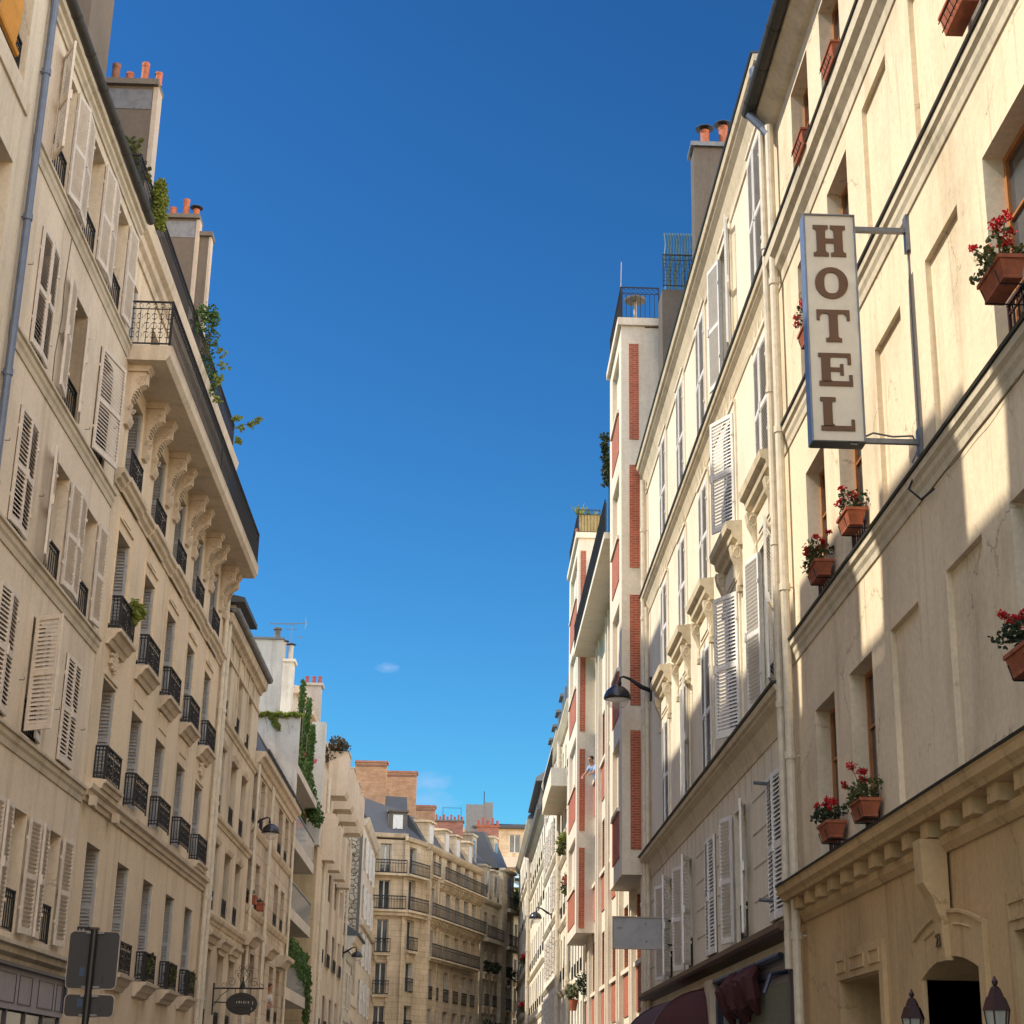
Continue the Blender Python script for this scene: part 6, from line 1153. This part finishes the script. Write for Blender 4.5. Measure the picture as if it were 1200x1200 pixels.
for k, (y, lb) in enumerate(((35.3, 'ivy in the lowest railing just right of the traffic sign'), (38.1, 'ivy in the second lowest railing right of the traffic sign'), (40.8, 'ivy in the last lowest railing of the beige house'))):
    plant('window_plant', lb, 'plant', (-6.46, y, 3.5), [(.0, 0, .3, .1, .25), (0, .3, .4, .09, .2)], 'leafo', .08, 80)
for k, (y, lb) in enumerate(((52.1, 'orange clay flower pot on the first middle row window sill of the jointed house'), (54.2, 'orange clay flower pot on the second middle row window sill of the jointed house'))):
    t = empty('flower_pot', lb, 'flower pot', (-6.35, y, 6.72), 'clay pots on the jointed house'); b = MB(); b.box(-6.6, -6.38, y-.2, y+.15, 6.75, 6.95); b.box(-6.62, -6.36, y-.23, y+.18, 6.95, 7.0); b.build('pot', 'terra', t); b = MB(); foliage(b, (-6.5, y, 7.05), (.1, .15, .08), 30, .07); b.build('foliage', 'leafd', t, fix=False)
# ================================================================ people at windows
def skinned(name, verts, edges, radii, mat, parent, sub=2, root=0):
    me = bpy.data.meshes.new(name); bb = Vector(parent['_b']); me.from_pydata([Vector(v)-bb for v in verts], edges, []); me.materials.append(M[mat])
    o = bpy.data.objects.new(name, me); COL.objects.link(o); o.parent = parent
    o.modifiers.new('skin', 'SKIN'); s = o.modifiers.new('sub', 'SUBSURF'); s.levels = sub; s.render_levels = sub
    if not me.skin_vertices: me.attributes
    sv_ = me.skin_vertices[0].data
    for i, r in enumerate(radii): sv_[i].radius = (r, r) if not isinstance(r, tuple) else r
    sv_[root].use_root = True
    dg = bpy.context.evaluated_depsgraph_get(); em = bpy.data.meshes.new_from_object(o.evaluated_get(dg)); o.modifiers.clear(); o.data = em
    for p in em.polygons: p.use_smooth = True
    return o
def person(base, label, fwd, lean, shirt, arms, hair='hair', sc_=1.0):
    """half figure leaning on a sill; base = hip point; fwd = horizontal unit vector out of the window"""
    t = empty('person', label, 'person', tuple(base)); F_ = Vector(fwd).normalized(); S = Vector((-F_.y, F_.x, 0)); Z = Vector((0, 0, 1)); B0 = Vector(base)
    P = lambda f, s, z: B0+F_*f+S*s+Z*z
    chest = P(lean*.55, 0, .36); neck = P(lean*.82, 0, .52); nk2 = P(lean*.98, 0, .60); hc = P(lean*1.12, 0, .70); ht_ = P(lean*1.14, 0, .80)
    V = [P(0, 0, 0), P(lean*.25, 0, .16), chest, neck, nk2, hc, ht_]; E_ = [(i, i+1) for i in range(6)]; Rr = [(.15, .11), (.13, .10), (.15, .10), (.065, .06), (.055, .055), (.085, .095), (.07, .08)]
    for s in (-1, 1):
        sh = P(lean*.78, s*.17, .46); el, wr, hd = [P(*q) for q in arms[0 if s < 0 else 1]]
        k = len(V); V += [sh, el, wr, hd]; Rr += [.058, .042, .028, (.034, .018)]; E_ += [(3, k), (k, k+1), (k+1, k+2), (k+2, k+3)]
        d_ = (hd-wr).normalized(); sd = d_.cross(Z).normalized()
        for j in range(4): V += [hd+d_*.04+sd*(.022*(j-1.5)), hd+d_*(.085-.006*abs(j-1.2))+sd*(.026*(j-1.5))-Z*.02]; Rr += [.009, .007]; q = len(V); E_ += [(k+3, q-2), (q-2, q-1)]
        V += [hd+sd*s*.04, hd+d_*.04+sd*s*.055]; Rr += [.011, .008]; q = len(V); E_ += [(k+3, q-2), (q-2, q-1)]
    # nose, ears and brow as part of the one body
    q = len(V); V += [hc+F_*.10-Z*.015, hc+S*.088, hc-S*.088]; Rr += [.014, .014, .014]; E_ += [(5, q), (5, q+1), (5, q+2)]
    skinned('body', V, E_, Rr, 'skin', t)
    V2 = [P(0, 0, -.02), P(lean*.25, 0, .16), chest, P(lean*.8, 0, .50)]; R2 = [(.165, .125), (.15, .115), (.17, .12), (.085, .075)]; E2 = [(0, 1), (1, 2), (2, 3)]
    for s in (-1, 1):
        sh = P(lean*.78, s*.17, .46); el = P(*arms[0 if s < 0 else 1][0]); k = len(V2); V2 += [sh, sh.lerp(el, .75)]; R2 += [.075, .058]; E2 += [(3, k), (k, k+1)]
    skinned('shirt', V2, E2, R2, shirt, t)
    b = MB(); hh = hc+Z*.035-F_*.02
    n = 14
    for i in range(5):
        pass
    b.lathe(hh, [(.097, -.02), (.104, .03), (.092, .075), (.06, .105), (.01, .118)], n); b.build('hair', hair, t, smooth=True)
    b = MB()
    for s in (-1, 1): b.lathe(hc+F_*.088+S*s*.033+Z*.012, [(.002, -.008), (.01, 0), (.002, .008)], 6)
    b.build('eyes', 'black', t)
    return t
person((4.52, 59.25, 12.0), 'person in pale blue shirt leaning from a sunlit brick panelled window, one arm stretched out', (-.75, -.66, 0), .34, 'shirtb', [((.30, -.30, .28), (.52, -.26, .13), (.58, -.22, .07)), ((.42, .16, .2), (.72, .26, .10), (.82, .28, .07))])
person((-6.86, 59.3, 4.0), 'person in a white shirt leaning with folded hands from a window behind the oval sign', (.9, -.44, 0), .28, 'shirtw', [((.26, -.22, .16), (.42, -.08, .08), (.46, -.02, .08)), ((.26, .22, .16), (.42, .08, .09), (.46, .03, .09))])
for o in bpy.data.objects:
    if '_b' in o: del o['_b']
